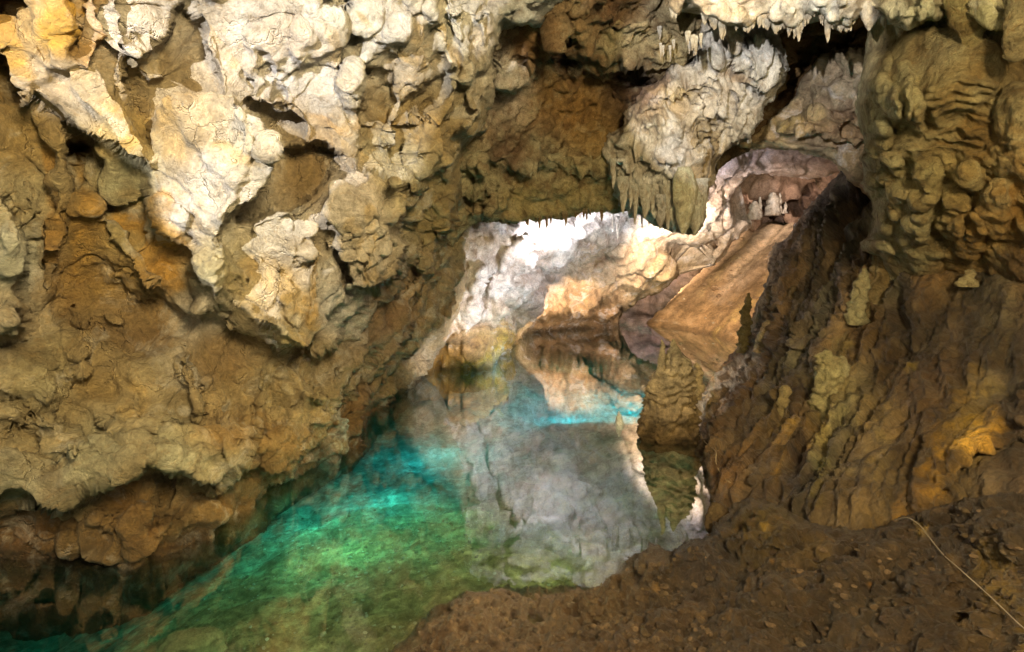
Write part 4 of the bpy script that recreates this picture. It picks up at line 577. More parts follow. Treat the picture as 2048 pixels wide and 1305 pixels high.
def box_mesh(name, x0, x1, y0, y1, z0, z1, mat):
    v = [(x,y,z) for z in (z0,z1) for x,y in ((x0,y0),(x1,y0),(x1,y1),(x0,y1))]
    f = [(0,3,2,1),(4,5,6,7),(0,1,5,4),(1,2,6,5),(2,3,7,6),(3,0,4,7)]
    me = bpy.data.meshes.new(name); me.from_pydata(v, [], f); me.materials.append(mat)
    o = bpy.data.objects.new(name, me); C.objects.link(o); return o
def water_mat():
    m = bpy.data.materials.new('clear_pool_water'); m.use_nodes = True; t = m.node_tree; N = t.nodes; L = t.links; N.clear()
    out = N.new('ShaderNodeOutputMaterial'); mx = N.new('ShaderNodeMixShader'); tr = N.new('ShaderNodeBsdfTransparent'); gl = N.new('ShaderNodeBsdfGlossy')
    gl.inputs['Roughness'].default_value = .004; gl.inputs['Color'].default_value = (.95,.95,.97,1)
    lw = N.new('ShaderNodeLayerWeight'); lw.inputs['Blend'].default_value = .5; pw = N.new('ShaderNodeMath'); pw.operation = 'POWER'; pw.inputs[1].default_value = 1.3; fr = N.new('ShaderNodeMapRange'); fr.inputs['From Min'].default_value = 0; fr.inputs['From Max'].default_value = 1; fr.inputs['To Min'].default_value = .06; fr.inputs['To Max'].default_value = .86; L.new(lw.outputs['Facing'], pw.inputs[0]); L.new(pw.outputs[0], fr.inputs['Value'])
    tc = N.new('ShaderNodeTexCoord'); mp = N.new('ShaderNodeMapping'); mp.inputs['Scale'].default_value = (1.4,.5,1); no = N.new('ShaderNodeTexNoise'); no.inputs['Scale'].default_value = 2.2; no.inputs['Detail'].default_value = 2
    bp = N.new('ShaderNodeBump'); bp.inputs['Strength'].default_value = .035; bp.inputs['Distance'].default_value = .02
    L.new(tc.outputs['Object'], mp.inputs[0]); L.new(mp.outputs[0], no.inputs[0]); L.new(no.outputs[0], bp.inputs['Height']); L.new(bp.outputs[0], gl.inputs['Normal'])
    L.new(fr.outputs[0], mx.inputs[0]); L.new(tr.outputs[0], mx.inputs[1]); L.new(gl.outputs[0], mx.inputs[2]); L.new(mx.outputs[0], out.inputs['Surface'])
    va = N.new('ShaderNodeVolumeAbsorption'); va.inputs['Color'].default_value = WATER_COL+(1,); va.inputs['Density'].default_value = WATER_DENS
    L.new(va.outputs[0], out.inputs['Volume']); return m
WATER_COL, WATER_DENS = (.02,.80,.82), 1.0
water = box_mesh('water', -15.5, 21, -5.5, 35, -9, 0, water_mat())
tag(water, 'still turquoise and green pool mirroring the bright cave wall', 'water', kind='structure')

# ================================================================ 13. SPELEOTHEMS AND SMALL THINGS
def lathe(name, path, seg, disp, mat, colr, squash=(1,1), parent=None, twist=0):
    """closed body round a path of (x,y,z,r)"""
    path = np.array(path, float); n = len(path); V = []; 
    for k, (x, y, z, r) in enumerate(path):
        for j in range(seg):
            a = 2*math.pi*j/seg+twist*k
            V.append((x+math.cos(a)*r*squash[0], y+math.sin(a)*r*squash[1], z))
    V.append(tuple(path[0, :3])); V.append(tuple(path[-1, :3])); V = np.array(V)
    ax = np.repeat(path[:, :3], seg, 0); d = V[:-2]-ax; L = np.linalg.norm(d, axis=1)[:, None]+1e-6
    rr = np.repeat(path[:, 3], seg)[:, None]
    V[:-2] += d/L*disp(V[:-2], rr[:, 0])[:, None]
    f = []
    for k in range(n-1):
        for j in range(seg):
            a = k*seg+j; b = k*seg+(j+1) % seg; f.append((a, b, b+seg, a+seg))
    for j in range(seg):
        f.append((n*seg, (j+1) % seg, j)); f.append((n*seg+1, (n-1)*seg+j, (n-1)*seg+(j+1) % seg))
    me = bpy.data.meshes.new(name); me.from_pydata([tuple(v) for v in V], [], f)
    me.polygons.foreach_set('use_smooth', np.ones(len(me.polygons), bool))
    ca = me.color_attributes.new('Col', 'FLOAT_COLOR', 'POINT')
    c = colr(V) if callable(colr) else np.tile(np.array(colr), (len(V), 1)); c4 = np.ones((len(V), 4), np.float32); c4[:, :3] = np.clip(c, 0, 1); ca.data.foreach_set('color', c4.ravel())
    me.materials.append(mat); me.update()
    o = bpy.data.objects.new(name, me); C.objects.link(o)
    if parent: o.parent = parent
    return o
def interp_path(pts, n):
    pts = np.array(pts, float); t = np.linspace(0, len(pts)-1, n); i = np.minimum(t.astype(int), len(pts)-2); u = (t-i)[:, None]
    p0 = pts[np.maximum(i-1, 0)]; p1 = pts[i]; p2 = pts[i+1]; p3 = pts[np.minimum(i+2, len(pts)-1)]
    r = .5*((2*p1)+(-p0+p2)*u+(2*p0-5*p1+4*p2-p3)*u*u+(-p0+3*p1-3*p2+p3)*u**3); r[:, 3] = np.maximum(r[:, 3], .002); return r
def px_path(pts, Y):
    """(px, py, half width in px[, dY]) -> world path"""
    o = []
    for p in pts:
        yy = Y+(p[3] if len(p) > 3 else 0); a = at(p[0], p[1], yy); o.append((a[0], a[1], a[2], p[2]/F*yy))
    return o
def rough(amp, fs, seed, ring=0., ringf=8):
    def f(V, r):
        s = np.clip(r/.12, .15, 1.)
        h = fbm(V, fs, 4, seed)*amp*s
        if ring: h += (np.abs(np.sin(V[:,2]*ringf*math.pi+perlin(V*3, seed+4)*3))-.5)*ring*s
        return h
    return f

# --- the big stalagmite standing in the water
st = bpy.data.objects.new('stalagmite', None); C.objects.link(st); st.location = tuple(at(1341, 872, 9.5))
tag(st, 'big brown stalagmite cone standing in the water near the right shore', 'stalagmite')
def local(o):
    o.matrix_parent_inverse = o.parent.matrix_world.inverted() if False else o.matrix_parent_inverse
    return o
def shift_mesh(o, loc):
    n = len(o.data.vertices); a = np.empty(n*3, np.float32); o.data.vertices.foreach_get('co', a); a = a.reshape(-1, 3)-np.array(loc, np.float32); o.data.vertices.foreach_set('co', a.ravel()); o.data.update()
B = st.location[:]
def cone_disp(V, r):
    s = np.clip(r/.2, .2, 1.)
    Wz = V[:,2]*5.2+perlin(V*np.array([3,3,3.]), 201)*1.6
    t = np.abs(np.sin(Wz*math.pi))
    d1, _, _ = worley(V*np.array([1,1,2.2]), 7., 202)
    return (fbm(V, 3., 5, 203)*.09+(t-.5)*.07+(.5-d1)*.08+fbm(V, 16., 3, 205)*.025)*s
def cone_col(V):
    n = fbm(V, 4., 4, 207)[:, None]; z = np.clip((V[:, 2:3])/1.7, 0, 1)
    c = np.array([[.24,.15,.06]])*(1+n)*(1-z)+np.array([[.38,.30,.15]])*(1+n*.6)*z
    return c*(1-.6*sstep(.14, .06, V[:, 2:3]+n*.04))
body = lathe('cone', interp_path(px_path([(1345,965,62),(1345,900,60),(1340,872,54),(1339,840,53),(1341,815,49),(1343,780,45),(1346,750,36),(1349,725,25),(1350,707,14),(1348,695,7),(1347,684,4),(1346,678,1.5)], 9.5), 150), 120, cone_disp, M['cone'], cone_col, parent=st)
sp = lathe('spire', interp_path(px_path([(1318,800,15),(1316,760,12),(1322,735,8),(1324,710,6),(1326,695,4.5),(1324,684,3),(1323,680,1)], 9.38), 50), 24, rough(.05, 8., 211, .02, 14), M['cone'], cone_col, parent=st)
sp2 = lathe('spire', interp_path(px_path([(1310,830,12),(1310,790,10),(1311,770,8),(1312,757,5),(1313,752,2)], 9.35), 40), 24, rough(.05, 8., 212, .02, 14), M['cone'], cone_col, parent=st)
kn = lathe('ledge', interp_path(px_path([(1300,900,16),(1298,868,22),(1300,850,22),(1305,838,16),(1308,830,6)], 9.4), 30), 30, rough(.09, 6., 213, .03, 12), M['cone'], cone_col, parent=st)
for o in (body, sp, sp2, kn): shift_mesh(o, B)

def single(name, label, cat, o, base, group=None):
    shift_mesh(o, base); o.location = base; o.name = name; tag(o, label, cat, group); return o
def stump(name, label, cat, pts, Y, mat, colr, seed, amp=.05, ring=.02, seg=36, n=60, squash=(1,1), group=None, fs=6.):
    w = interp_path(px_path(pts, Y), n); o = lathe(name, w, seg, rough(amp, fs, seed, ring, 9), mat, colr, squash)
    b = tuple(w[0, :3]); return single(name, label, cat, o, b, group)
tan_c = (.30,.22,.10); pale_c = (.38,.34,.18)
stump('stalagmite', 'thin dark stalagmite spire rising at the water edge of the slope', 'stalagmite', [(1484,705,13),(1488,690,11),(1490,660,10),(1494,640,9),(1492,620,8),(1496,600,6),(1497,590,4),(1498,586,1)], 12.2, M['cone'], (.17,.13,.05), 221, .12, .04, 24, 70)
stump('stalagmite', 'pale lamp-lit stalagmite pair of lobes just behind the big stalagmite', 'stalagmite', [(1392,800,10),(1396,780,12),(1395,755,11),(1396,740,9),(1394,730,6),(1393,725,1)], 10.6, M['stal'], (.5,.38,.2), 222, .1, .03, 24, 40)
stump('stalagmite', 'short rounded pale stalagmite leaning on the slope right of the spire', 'stalagmite', [(1522,705,14),(1526,690,13),(1530,670,13),(1534,655,11),(1536,645,7),(1537,641,2)], 10.9, M['stal'], (.26,.19,.1), 223, .06, .02)
stump('stalagmite', 'slim brown stalagmite higher on the slope above the rounded one', 'stalagmite', [(1568,660,14),(1575,635,11),(1582,605,8),(1586,585,6),(1587,575,5),(1588,571,1.5)], 11.2, M['cone'], (.20,.14,.07), 224, .08, .03)
stump('stalagmite', 'small dark knobbed stalagmite above the pale streaks', 'stalagmite', [(1600,700,16),(1598,670,13),(1604,650,12),(1606,640,8),(1606,634,2)], 10.0, M['cone'], (.16,.11,.05), 225, .1, .03)
stump('stalagmite', 'greenish pale crusted stalagmite with two blunt heads on the slope', 'stalagmite', [(1655,900,20),(1652,860,24),(1650,810,22),(1656,770,24),(1658,730,20),(1655,712,14),(1653,703,8),(1652,700,2)], 7.6, M['stal'], (.33,.28,.13), 226, .13, .03, 48, 90)
stump('stalagmite', 'stubby pale stalagmite head beside the greenish crusted one', 'stalagmite', [(1682,800,14),(1680,760,17),(1682,730,12),(1684,716,7),(1684,712,2)], 7.7, M['stal'], (.34,.30,.16), 227, .09, .02)
stump('stalagmite', 'short knob-topped stalagmite on the lower slope among yellow streaks', 'stalagmite', [(1580,880,16),(1575,840,16),(1570,815,13),(1568,795,12),(1570,782,11),(1571,774,8),(1571,771,2)], 8.1, M['stal'], (.28,.21,.09), 228, .08, .03)
stump('stone_pillar', 'stout ochre pillar standing below the flowstone column', 'pillar', [(1755,680,52),(1765,620,42),(1775,570,34),(1778,530,27),(1778,490,26),(1776,468,22),(1774,458,15),(1773,455,3)], 8.9, M['flow'], (.33,.24,.11), 229, .09, .0, 64, 100)
stump('stalagmite', 'small pale round-topped stalagmite left of the ochre pillar', 'stalagmite', [(1712,650,17),(1715,615,14),(1720,590,13),(1724,565,11),(1727,550,9),(1728,540,6),(1728,537,2)], 8.7, M['stal'], (.32,.28,.15), 230, .12, .02)
stump('stone_nub', 'pale rounded nub sticking out of the dark slope under the column', 'rock', [(1937,574,13),(1938,566,14),(1939,556,11),(1941,548,9),(1943,541,6),(1944,538,2)], 6.9, M['stal'], (.30,.24,.12), 231, .16, .0)
stump('stalagmite', 'tiny white stalagmite standing on the pale underwater shelf', 'stalagmite', [(1241,856,14),(1240,848,9),(1239,842,7),(1238,836,6),(1238,828,3),(1238,823,1)], 10.1, M['stal'], (.85,.85,.75), 232, .02, .02, 20, 24)

# --- stalactites: big ones first
stump('stalactite', 'long ribbed green-grey stalactite drapery at the bottom of the curtain', 'stalactite', [(1368,335,14),(1369,360,22),(1370,380,24),(1370,410,21),(1368,440,15),(1367,458,9),(1366,468,3)], 9.6, M['curtain'], (.42,.40,.26), 241, .03, 0, 64, 80, (1,.8))
stump('stalactite', 'white ribbed stalactite drapery beside the green-grey one', 'stalactite', [(1392,385,9),(1393,410,13),(1392,435,11),(1390,455,8),(1389,466,4),(1388,471,1.5)], 9.8, M['curtain'], (.6,.58,.46), 242, .03, 0, 48, 60, (1,.8))
stump('stalactite', 'grey stalactite hanging left of the ribbed drapery', 'stalactite', [(1324,390,13),(1323,410,11),(1321,430,8),(1320,448,5),(1320,458,1.5)], 10., M['curtain'], (.46,.44,.40), 243, .06, .0, 32, 50)
stump('stalactite', 'large ochre stalactite hanging in front of the column top', 'stalactite', [(1943,-30,60),(1943,0,45),(1942,30,34),(1944,55,26),(1946,80,16),(1947,110,12),(1948,130,10),(1950,160,8)], 5.7, M['flow'], (.40,.35,.17), 244, .05, 0, 60, 80)
stump('stalactite', 'thick blunt stalactite at the right edge near the top', 'stalactite', [(2062,-10,44),(2056,20,34),(2046,50,30),(2036,80,28),(2032,105,24),(2032,118,14),(2032,124,4)], 5., M['flow'], (.42,.36,.2), 245, .05, 0, 60, 80)
stump('stalactite', 'pointed triangular grey stalactite between ledge and column', 'stalactite', [(1742,0,22),(1742,20,20),(1741,38,14),(1739,52,7),(1738,62,2)], 6.5, M['curtain'], (.44,.42,.36), 246, .04, 0, 32, 40)
stump('stalactite', 'fat bulbous stalactite lobe at the upper end of the curtain', 'stalactite', [(1466,25,18),(1466,50,17),(1467,75,15),(1470,95,13),(1472,106,8),(1473,110,2)], 8.9, M['curtain'], (.5,.47,.4), 247, .07, 0, 40, 50)
# fringe along the ledge
fr = [(1345,30,6,4),(1352,32,5,3),(1376,78,12,4),(1386,85,16,4),(1391,88,22,4),(1402,82,14,3),(1409,40,10,5),(1428,42,18,8),(1444,48,30,7),(1447,60,20,5),(1388,100,12,3),(1474,50,12,4),(1497,52,14,6),(1506,48,10,4),(1518,40,16,5),(1534,48,12,6),(1552,52,16,7),(1568,45,12,5),(1582,50,14,5),(1597,52,30,6),(1603,45,20,5),(1610,30,22,4),(1615,28,20,3.5),(1630,20,14,5),(1640,20,26,4),(1645,22,28,4),(1656,40,44,7),(1666,38,20,5),(1682,50,14,6),(1694,52,12,6),(1700,48,14,4),(1706,40,10,4),(1768,40,16,6),(1800,56,18,8),(1420,30,14,4),(1460,40,12,4),(1490,56,8,4),(1560,50,10,4),(1620,30,12,3),(1526,46,10,4),(1578,58,16,4),(1590,60,18,4)]
for k, (x, y, L_, w) in enumerate(fr):
    Y = float(rbf(led_ctrl)(np.array([float(x)]), np.array([float(y)]))[0])+.05
    stump('stalactite', 'small pale stalactite in the fringe hanging along the roof ledge', 'stalactite', [(x,y-14,w*1.5),(x,y-4,w*1.2),(x+rnd.uniform(-1,1),y+L_*.5,w*.8),(x+rnd.uniform(-2,2),y+L_*.85,w*.42),(x+rnd.uniform(-2,2),y+L_*1.05,.8)], Y, M['curtain'], (.52,.47,.36), 250+k, .03, 0, 14, 16, group='small stalactites along the roof ledge')
fr2 = [(1319,62,20,4),(1321,95,22,2.5),(1326,100,14,2.5),(1347,88,12,3),(1340,100,24,2.5),(1378,92,16,3)]
for k, (x, y, L_, w) in enumerate(fr2):
    stump('stalactite', 'slender white stalactite hanging from the brown ceiling left of the curtain', 'stalactite', [(x,y-8,w*1.2),(x,y,w),(x+1,y+L_*.5,w*.7),(x,y+L_,.7)], 8.6, M['curtain'], (.56,.52,.44), 300+k, .02, 0, 12, 12, group='slender stalactites left of the curtain')
# straws on the ceiling lip
for k in range(28):
    x = 985+k*12.5+rnd.uniform(-9,9); y = float(np.interp(x, [985,1060,1165,1245,1345], [444,442,430,416,412])); L_ = rnd.choice([3,4,5,8,12,20]); w = rnd.uniform(1.0,2.2)+L_*.08
    Y = float(np.interp(x, [950,1150,1345], [11.1,11.35,12.1]))
    stump('stalactite', 'short thin stalactite along the dark ceiling lip above the bright wall', 'stalactite', [(x,y-12,w*1.5),(x,y-2,w),(x+.4,y+L_*.6,w*.7),(x,y+L_,.5)], Y, M['ceil'], (.30,.22,.12), 330+k, .01, 0, 8, 8, group='short stalactites along the ceiling lip')
for k, (x, y, L_, w) in enumerate([(1235,455,24,3.),(1225,448,16,2.),(1160,440,12,2),(1312,430,20,4),(1298,440,14,2.5),(1284,446,12,2)]):
    stump('stalactite', 'white stalactite hanging against the top of the bright wall', 'stalactite', [(x,y-22,w*1.6),(x,y,w),(x+.4,y+L_*.5,w*.7),(x,y+L_,.6)], 13.4, M['curtain'], (.66,.62,.56), 380+k, .03, 0, 12, 14, group='white stalactites at the top of the bright wall')
for k, (x, y, L_, w) in enumerate([(1226,352,26,4),(1246,388,40,7),(1261,396,20,4),(1270,402,48,5),(1290,404,34,9),(1304,410,18,4),(1336,404,58,9),(1404,392,56,8)]):
    stump('stalactite', 'grey tapering stalactite along the lower edge of the hanging curtain', 'stalactite', [(x,y-34,w*1.8),(x,y-14,w*1.4),(x+1,y+L_*.3,w*.95),(x,y+L_*.75,w*.5),(x,y+L_,.8)], 10.0, M['curtain'], (.47,.44,.36), 430+k, .06, 0, 18, 22, group='grey stalactites along the curtain edge')
# niche stalagmites
for k, (x, y0, y1, w, lb) in enumerate([(1508,440,402,14,'leaning pale stalagmite at the left of the far niche'),(1519,436,394,6,'slim white stalagmite in the far niche next to the leaning one'),(1545,432,385,17,'broad pale stalagmite column in the middle of the far niche'),(1559,428,386,5,'thin white stalagmite right of the broad one in the far niche'),(1570,428,404,4,'smallest white stalagmite at the right of the far niche')]):
    stump('stalagmite', lb, 'stalagmite', [(x,y0,w),(x,y0*.6+y1*.4,w*.75),(x+1,y0*.25+y1*.75,w*.55),(x+1,y1+2,w*.3),(x+1,y1,.6)], 25.2, M['curtain'], (.56,.48,.40), 400+k, .12, 0, 20, 24)
# dark hole speleothem knobs, boulders
stump('boulder', 'rounded tan boulder half sunk at the bottom left in the shallow water', 'boulder', [(350,1400,60),(352,1340,62),(356,1310,58),(362,1290,44),(370,1276,28),(376,1270,10)], 4.75, M['stal'], (.26,.24,.11), 420, .16, .0, 60, 60, (1.25,.9), fs=3.)
stump('mud_lump', 'knobbly brown lump overhanging the water at the foot of the slope', 'rock', [(1432,1075,12),(1430,1050,16),(1436,1030,20),(1434,1014,16),(1430,1006,6)], 6.1, M['cone'], (.12,.075,.035), 421, .1, .0, 36, 40)

def scatter(name, label, cat, pts, mat, seed, lo, hi, cols):
    """many small angular stones pressed into the surface under them, one object"""
    r = random.Random(seed); V = []; Fc = []; Cc = []
    base = [(0,0,1),(.9,0,.3),(.28,.85,.3),(-.72,.52,.3),(-.72,-.52,.3),(.28,-.85,.3),(.72,.52,-.4),(-.28,.85,-.4),(-.9,0,-.4),(-.28,-.85,-.4),(.72,-.52,-.4),(0,0,-1)]
    fs = [(0,1,2),(0,2,3),(0,3,4),(0,4,5),(0,5,1),(1,6,2),(2,7,3),(3,8,4),(4,9,5),(5,10,1),(6,7,2),(7,8,3),(8,9,4),(9,10,5),(10,6,1),(11,7,6),(11,8,7),(11,9,8),(11,10,9),(11,6,10)]
    for p in pts:
        s = lo+(hi-lo)*r.random()**3; a = r.random()*6.3; k = len(V); sx, sy, sz = s*r.uniform(.7,1.4), s*r.uniform(.7,1.1), s*r.uniform(.35,.8)
        c = r.choice(cols); f = r.uniform(.7,1.3)
        for x, y, z in base:
            j = r.uniform(.75,1.2); x, y, z = x*sx*j, y*sy*j, z*sz*j
            V.append((p[0]+x*math.cos(a)-y*math.sin(a), p[1]+x*math.sin(a)+y*math.cos(a), p[2]+z+sz*.2)); Cc.append((c[0]*f, c[1]*f, c[2]*f, 1))
        Fc += [(i+k, j_+k, l+k) for i, j_, l in fs]
    me = bpy.data.meshes.new(name); me.from_pydata(V, [], Fc); ca = me.color_attributes.new('Col', 'FLOAT_COLOR', 'POINT'); ca.data.foreach_set('color', np.array(Cc, np.float32).ravel()); me.materials.append(mat)
    o = bpy.data.objects.new(name, me); C.objects.link(o); tag(o, label, cat, None, 'stuff'); return o
bpy.context.view_layer.update()
rs = np.random.RandomState(5)
pb = np.stack([rs.uniform(-3.6, 1.6, 2600), rs.uniform(4.3, 8.2, 2600)], 1); pz = bed_height(pb[:,0], pb[:,1])
scatter('pebbles', 'small pale pebbles scattered over the shallow pool bed', 'pebbles', np.column_stack([pb, pz]), M['stal'], 3, .006, .028, [(.3,.24,.13),(.36,.3,.2),(.2,.13,.07),(.42,.38,.28),(.14,.1,.05)])
cl = []
for k in range(3600):
    x = rs.uniform(820, 2048); y = rs.uniform(1020, 1305); d = Vector(((x-CX)/F, 1, (HOR-y)/F)).normalized(); hit, loc, nor, _ = mud.ray_cast(Vector((0,0,H)), d)
    if hit and (x < 1450 or rs.rand() < .45): cl.append(loc)
scatter('mud_clods', 'crumbs and small clods of wet mud lying over the bank', 'mud clods', cl, M['mud'], 4, .005, .036, [(.15,.10,.05),(.11,.07,.035),(.2,.13,.07),(.08,.05,.03)])

rb = []
for k in range(420):
    x = rs.uniform(1300, 1640); y = rs.uniform(430, 700); d = Vector(((x-CX)/F, 1, (HOR-y)/F)).normalized(); hit, loc, nor, _ = ramp.ray_cast(Vector((0,0,H)), d)
    if hit and perlin(np.array([[x/60., y/60., .3]]), 9)[0] > -.12: rb.append(loc)
scatter('rubble', 'loose stones and crusts lying on the clay ramp at the back', 'rubble', rb, M['ramp'], 6, .02, .17, [(.3,.19,.1),(.42,.3,.17),(.22,.14,.08),(.5,.4,.26)])

# --- cables and string
def tube(name, pts, r, mat, n=80):
    P = np.array(pts, float); P4 = np.concatenate([P, np.full((len(P), 1), r)], 1); w = interp_path(P4, n)[:, :3]
    T = np.gradient(w, axis=0); T /= np.linalg.norm(T, axis=1)[:, None]+1e-9; up = np.array([0,0,1.]); A = np.cross(T, up); A /= np.linalg.norm(A, axis=1)[:, None]+1e-9; Bn = np.cross(T, A)
    seg = 8; V = []
    for k in range(n):
        for j in range(seg):
            a = 2*math.pi*j/seg; V.append(tuple(w[k]+r*(math.cos(a)*A[k]+math.sin(a)*Bn[k])))
    f = [(k*seg+j, k*seg+(j+1) % seg, (k+1)*seg+(j+1) % seg, (k+1)*seg+j) for k in range(n-1) for j in range(seg)]+[tuple(range(seg)), tuple((n-1)*seg+j for j in range(seg))[::-1]]
    me = bpy.data.meshes.new(name); me.from_pydata(V, [], f); me.polygons.foreach_set('use_smooth', np.ones(len(me.polygons), bool)); me.materials.append(mat)
    o = bpy.data.objects.new(name, me); C.objects.link(o); return o
def plain(name, c, r):
    m, t, b = nt(name); n = t.nodes.new('ShaderNodeTexNoise'); n.inputs['Scale'].default_value = 14; mr = t.nodes.new('ShaderNodeMix'); mr.data_type = 'RGBA'
    mr.inputs[6].default_value = c+(1,); mr.inputs[7].default_value = tuple(x*.45 for x in c)+(1,); t.links.new(n.outputs[0], mr.inputs[0]); t.links.new(mr.outputs[2], b.inputs['Base Color']); b.inputs['Roughness'].default_value = r; return m
md = bpy.data.objects['mud_bank']; 
bpy.context.view_layer.update()
from mathutils import Vector
def cast(px, py, dflt, objs):
    o = Vector((0,0,H)); d = Vector(((px-CX)/F, 1, (HOR-py)/F)).normalized(); best = None
    for ob in objs:
        hit, loc, nor, _ = ob.ray_cast(o, d)
        if hit and (best is None or (loc-o).length < (best[0]-o).length): best = (loc, nor)
    if best is None: return at(px, py, dflt)
    return np.array(best[0]-d*.015)
cable_px = [(1792,1040),(1815,1036),(1838,1050),(1856,1072),(1874,1095),(1892,1115),(1912,1132),(1932,1150),(1960,1175),(1985,1198),(2010,1222),(2035,1246),(2075,1280)]
cd = np.array([cast(x, y, 4., [md])[1] for x, y in cable_px]); cd = np.minimum(cd, np.poly1d(np.polyfit(range(len(cd)), cd, 3))(range(len(cd)))+.05)
for _ in range(2): cd[1:-1] = (cd[:-2]+cd[1:-1]*2+cd[2:])/4
cd -= .035
hose = tube('cable', [at(x, y, q) for (x, y), q in zip(cable_px, cd)], .0038, plain('pale_plastic_cable', (.34,.28,.21), .45), 140)
tag(hose, 'thin pale cable curving down over the mud bank on the right', 'cable')
line = tube('string', [cast(x, y, 9., [slo]) for x, y in [(1398,838),(1401,862),(1408,882),(1424,896),(1432,905),(1432,925),(1440,945),(1452,960),(1462,966)]], .005, plain('pale_string', (.55,.42,.25), .6), 80)
tag(line, 'loose pale string hanging down the slope beside the big stalagmite', 'string')

# ================================================================ 14. LIGHT AND CAMERA
def lamp(name, kind, loc, target, energy, color, size=.1, angle=60, blend=.3):
    l = bpy.data.lights.new(name, kind); l.energy = energy; l.color = color
    if kind == 'SPOT': l.spot_size = math.radians(angle); l.spot_blend = blend; l.shadow_soft_size = size
    elif kind == 'AREA': l.size = size
    else: l.shadow_soft_size = size
    o = bpy.data.objects.new(name, l); C.objects.link(o); o.location = loc
    d = Vector(target)-Vector(loc); o.rotation_euler = d.to_track_quat('-Z', 'Y').to_euler(); return o
def T(px, py, Y): return tuple(at(px, py, Y))
WARM = (1.,.74,.45); COOL = (.94,.95,1.)
KEY = np.array([-2.1,-2.4,4.5])
# unseen slab added out of view, outlined from the wanted shadow line; it cuts the key lamp off from the lower wall
edge = [(-900,-200,3.5),(-500,150,3.4),(0,212,4.0),(90,215,4.2),(160,250,4.4),(215,290,4.5),(290,332,4.6),(318,400,4.6),(332,470,4.7),(375,495,4.8),(400,560,4.9),(450,590,5.),(490,610,5.2),(540,655,5.6),(580,700,5.9),(622,722,6.2),(650,680,6.5),(690,655,6.8),(705,600,6.8),(745,585,7.),(812,555,7.6),(822,480,7.4),(828,400,7.4),(835,345,7.4),(850,310,7.2),(900,290,7.5),(935,275,7.6),(985,255,7.8),(1030,200,9),(1085,160,9.4),(1085,100,9),(1040,70,8),(1090,40,7.4),(1150,-10,7),(1300,-300,6)]
bpy.context.view_layer.update()
ring = [cast(e[0], e[1], e[2], [wall, ceil]) if -40 < e[0] < 1140 and e[1] > -20 else at(*e) for e in edge]+[at(2600,-300,6), at(2600,2200,4), at(-1500,2200,4), at(-2500,900,3.5)]
V = []; 
for tt in (.10,.135):
    for q in ring: V.append(tuple(KEY+(q-KEY)*tt))
n = len(ring)
me = bpy.data.meshes.new('key_blocker_mesh'); me.from_pydata(V, [], [tuple(range(n)), tuple(range(2*n-1, n-1, -1))]+[(k, k+n, (k+1) % n+n, (k+1) % n) for k in range(n)])
ca = me.color_attributes.new('Col', 'FLOAT_COLOR', 'POINT'); ca.data.foreach_set('color', np.tile(np.array([.3,.2,.1,1.], np.float32), len(V)))
me.materials.append(M['wall']); lo = bpy.data.objects.new('key_blocker', me); C.objects.link(lo)
tag(lo, 'unseen slab added left of the view to block the key lamp', 'rock ledge', kind='structure')
lamp('key_lamp', 'SPOT', tuple(KEY), T(800,190,6.2), 6400, (.97,.97,1.), .012, 104, .75)
lamp('curtain_key', 'SPOT', (-.6,.25,4.4), T(1490,150,9.5), 4500, (1.,.96,.92), .02, 24, .25)  # added second source, carries the key light that the slab cuts off
lamp('fill_lamp', 'AREA', (1.3,-1.3,4.9), T(700,500,8), 1150, (1.,.80,.44), 1.0)
lamp('far_lamp', 'SPOT', (3.6,12.4,1.4), T(1120,520,18), 800, (.97,.93,1.), .12, 120, .5)
lamp('wall_lamp', 'SPOT', (.9,12.4,1.5), T(1040,520,15), 260, (.97,.93,1.), .12, 150, .5)
lamp('upper_wall_lamp', 'SPOT', (1.3,12.7,1.3), (1.3,14.8,5.3), 2000, (.98,.94,1.), .12, 66, .6)
lamp('flank_lamp', 'SPOT', (1.3,9.8,.25), T(885,670,13), 1300, (1.,.93,.85), .12, 40, .9)
lamp('alcove_lamp', 'SPOT', (1.9,16.8,.6), T(1130,630,22), 650, (1.,.76,.50), .1, 110, .5)
lamp('ramp_lamp', 'SPOT', (3.4,13.2,3.6), T(1470,590,21), 5600, (1.,.80,.60), .2, 70, .6)
lamp('arch_lamp', 'SPOT', (3.2,12.6,3.2), T(1540,330,19), 1400, (.95,.88,1.), .2, 44, .7)
lamp('niche_lamp', 'POINT', (11.6,23.5,6.), (0,0,0), 60, (1.,.85,.75), .2)
lamp('chamber_lamp', 'SPOT', (4.2,23.5,3.), T(1390,560,31), 5000, (1.,.82,.66), .2, 80, .5)
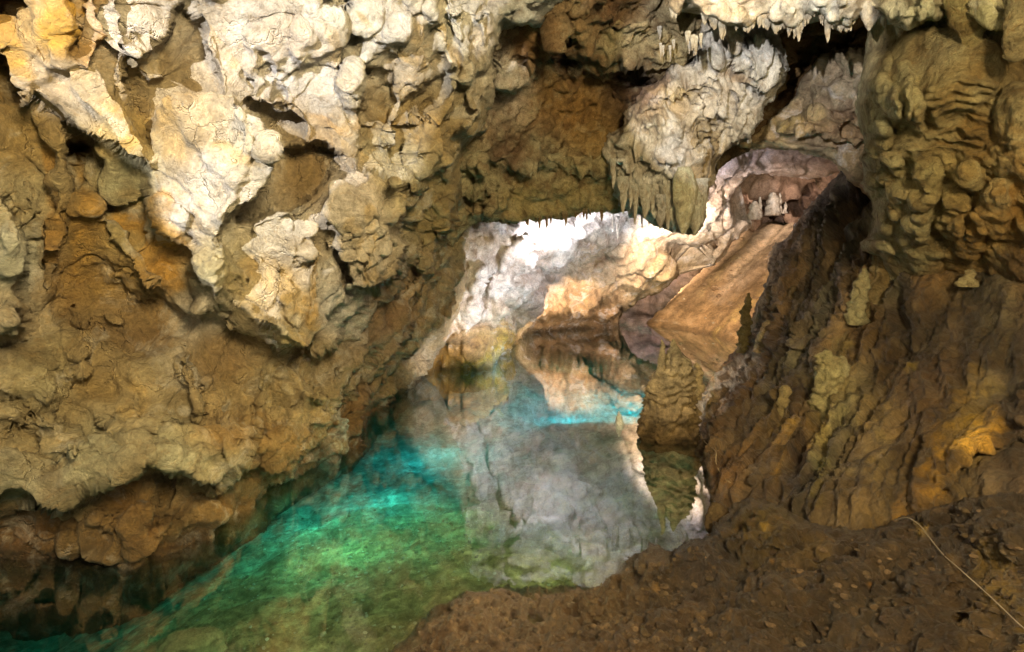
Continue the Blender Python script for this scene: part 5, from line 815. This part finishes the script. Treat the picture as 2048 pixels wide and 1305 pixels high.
lamp('stalagmite_accent', 'SPOT', (.9,7.0,3.6), T(1342,780,9.5), 700, (1.,.88,.7), .05, 22, .6)  # added accent light with no fixture there, gives the cone contrast
lamp('shore_lamp', 'SPOT', (3.6,13.6,1.4), T(1440,775,11.8), 260, (1.,.80,.55), .05, 60, .8)
lamp('blue_lamp', 'SPOT', (4.3,12.6,3.2), (1.9,14.0,-.85), 7000, (.08,.60,.85), .1, 64, .9)
lamp('green_lamp', 'SPOT', (1.0,9.0,4.0), (-2.0,7.2,-.8), 2400, (.50,1.,.70), .15, 36, 1.)
for x, y, e, c in ((-2.7,7.4,95,(.45,1.,.8)), (-1.9,8.5,170,(.4,.95,.95)), (-1.5,10.6,280,(.35,.85,1.)), (-2.0,6.6,60,(.55,1.,.55)), (1.3,12.9,300,(.15,.65,1.))):
    lamp('submerged_lamp', 'SPOT', (x,y,-.1), (x,y,-3), e*.38, c, 0., 168, .4)
lamp('shallows_lamp', 'SPOT', (2.4,6.6,4.0), (-1.6,5.7,-.4), 1500, (1.,.80,.36), .15, 64, 1.)
WORLD_C, WORLD_S, EXPO = (1.,.88,.60), .92, .25
w = bpy.data.worlds.new('World'); SC.world = w; w.use_nodes = True
bg = w.node_tree.nodes['Background']; bg.inputs[0].default_value = WORLD_C+(1,); bg.inputs[1].default_value = WORLD_S

cam = bpy.data.cameras.new('camera'); co = bpy.data.objects.new('camera', cam); C.objects.link(co)
cam.sensor_width = 36; cam.lens = F/2048*36; co.location = (0,0,H); co.rotation_euler = (math.radians(90),0,0)
cam.shift_y = (HOR-652.5)/2048; cam.clip_end = 300; cam.clip_start = .05
SC.camera = co
SC.render.resolution_x = 1024; SC.render.resolution_y = 652
SC.view_settings.view_transform = 'Standard'; SC.view_settings.look = 'None'; SC.view_settings.gamma = 1; SC.view_settings.exposure = EXPO
SC.cycles.use_denoising = True; SC.cycles.max_bounces = 6; SC.cycles.diffuse_bounces = 3; SC.cycles.glossy_bounces = 2; SC.cycles.transparent_max_bounces = 8; SC.cycles.sample_clamp_indirect = 4
SC.cycles.caustics_reflective = False; SC.cycles.caustics_refractive = False
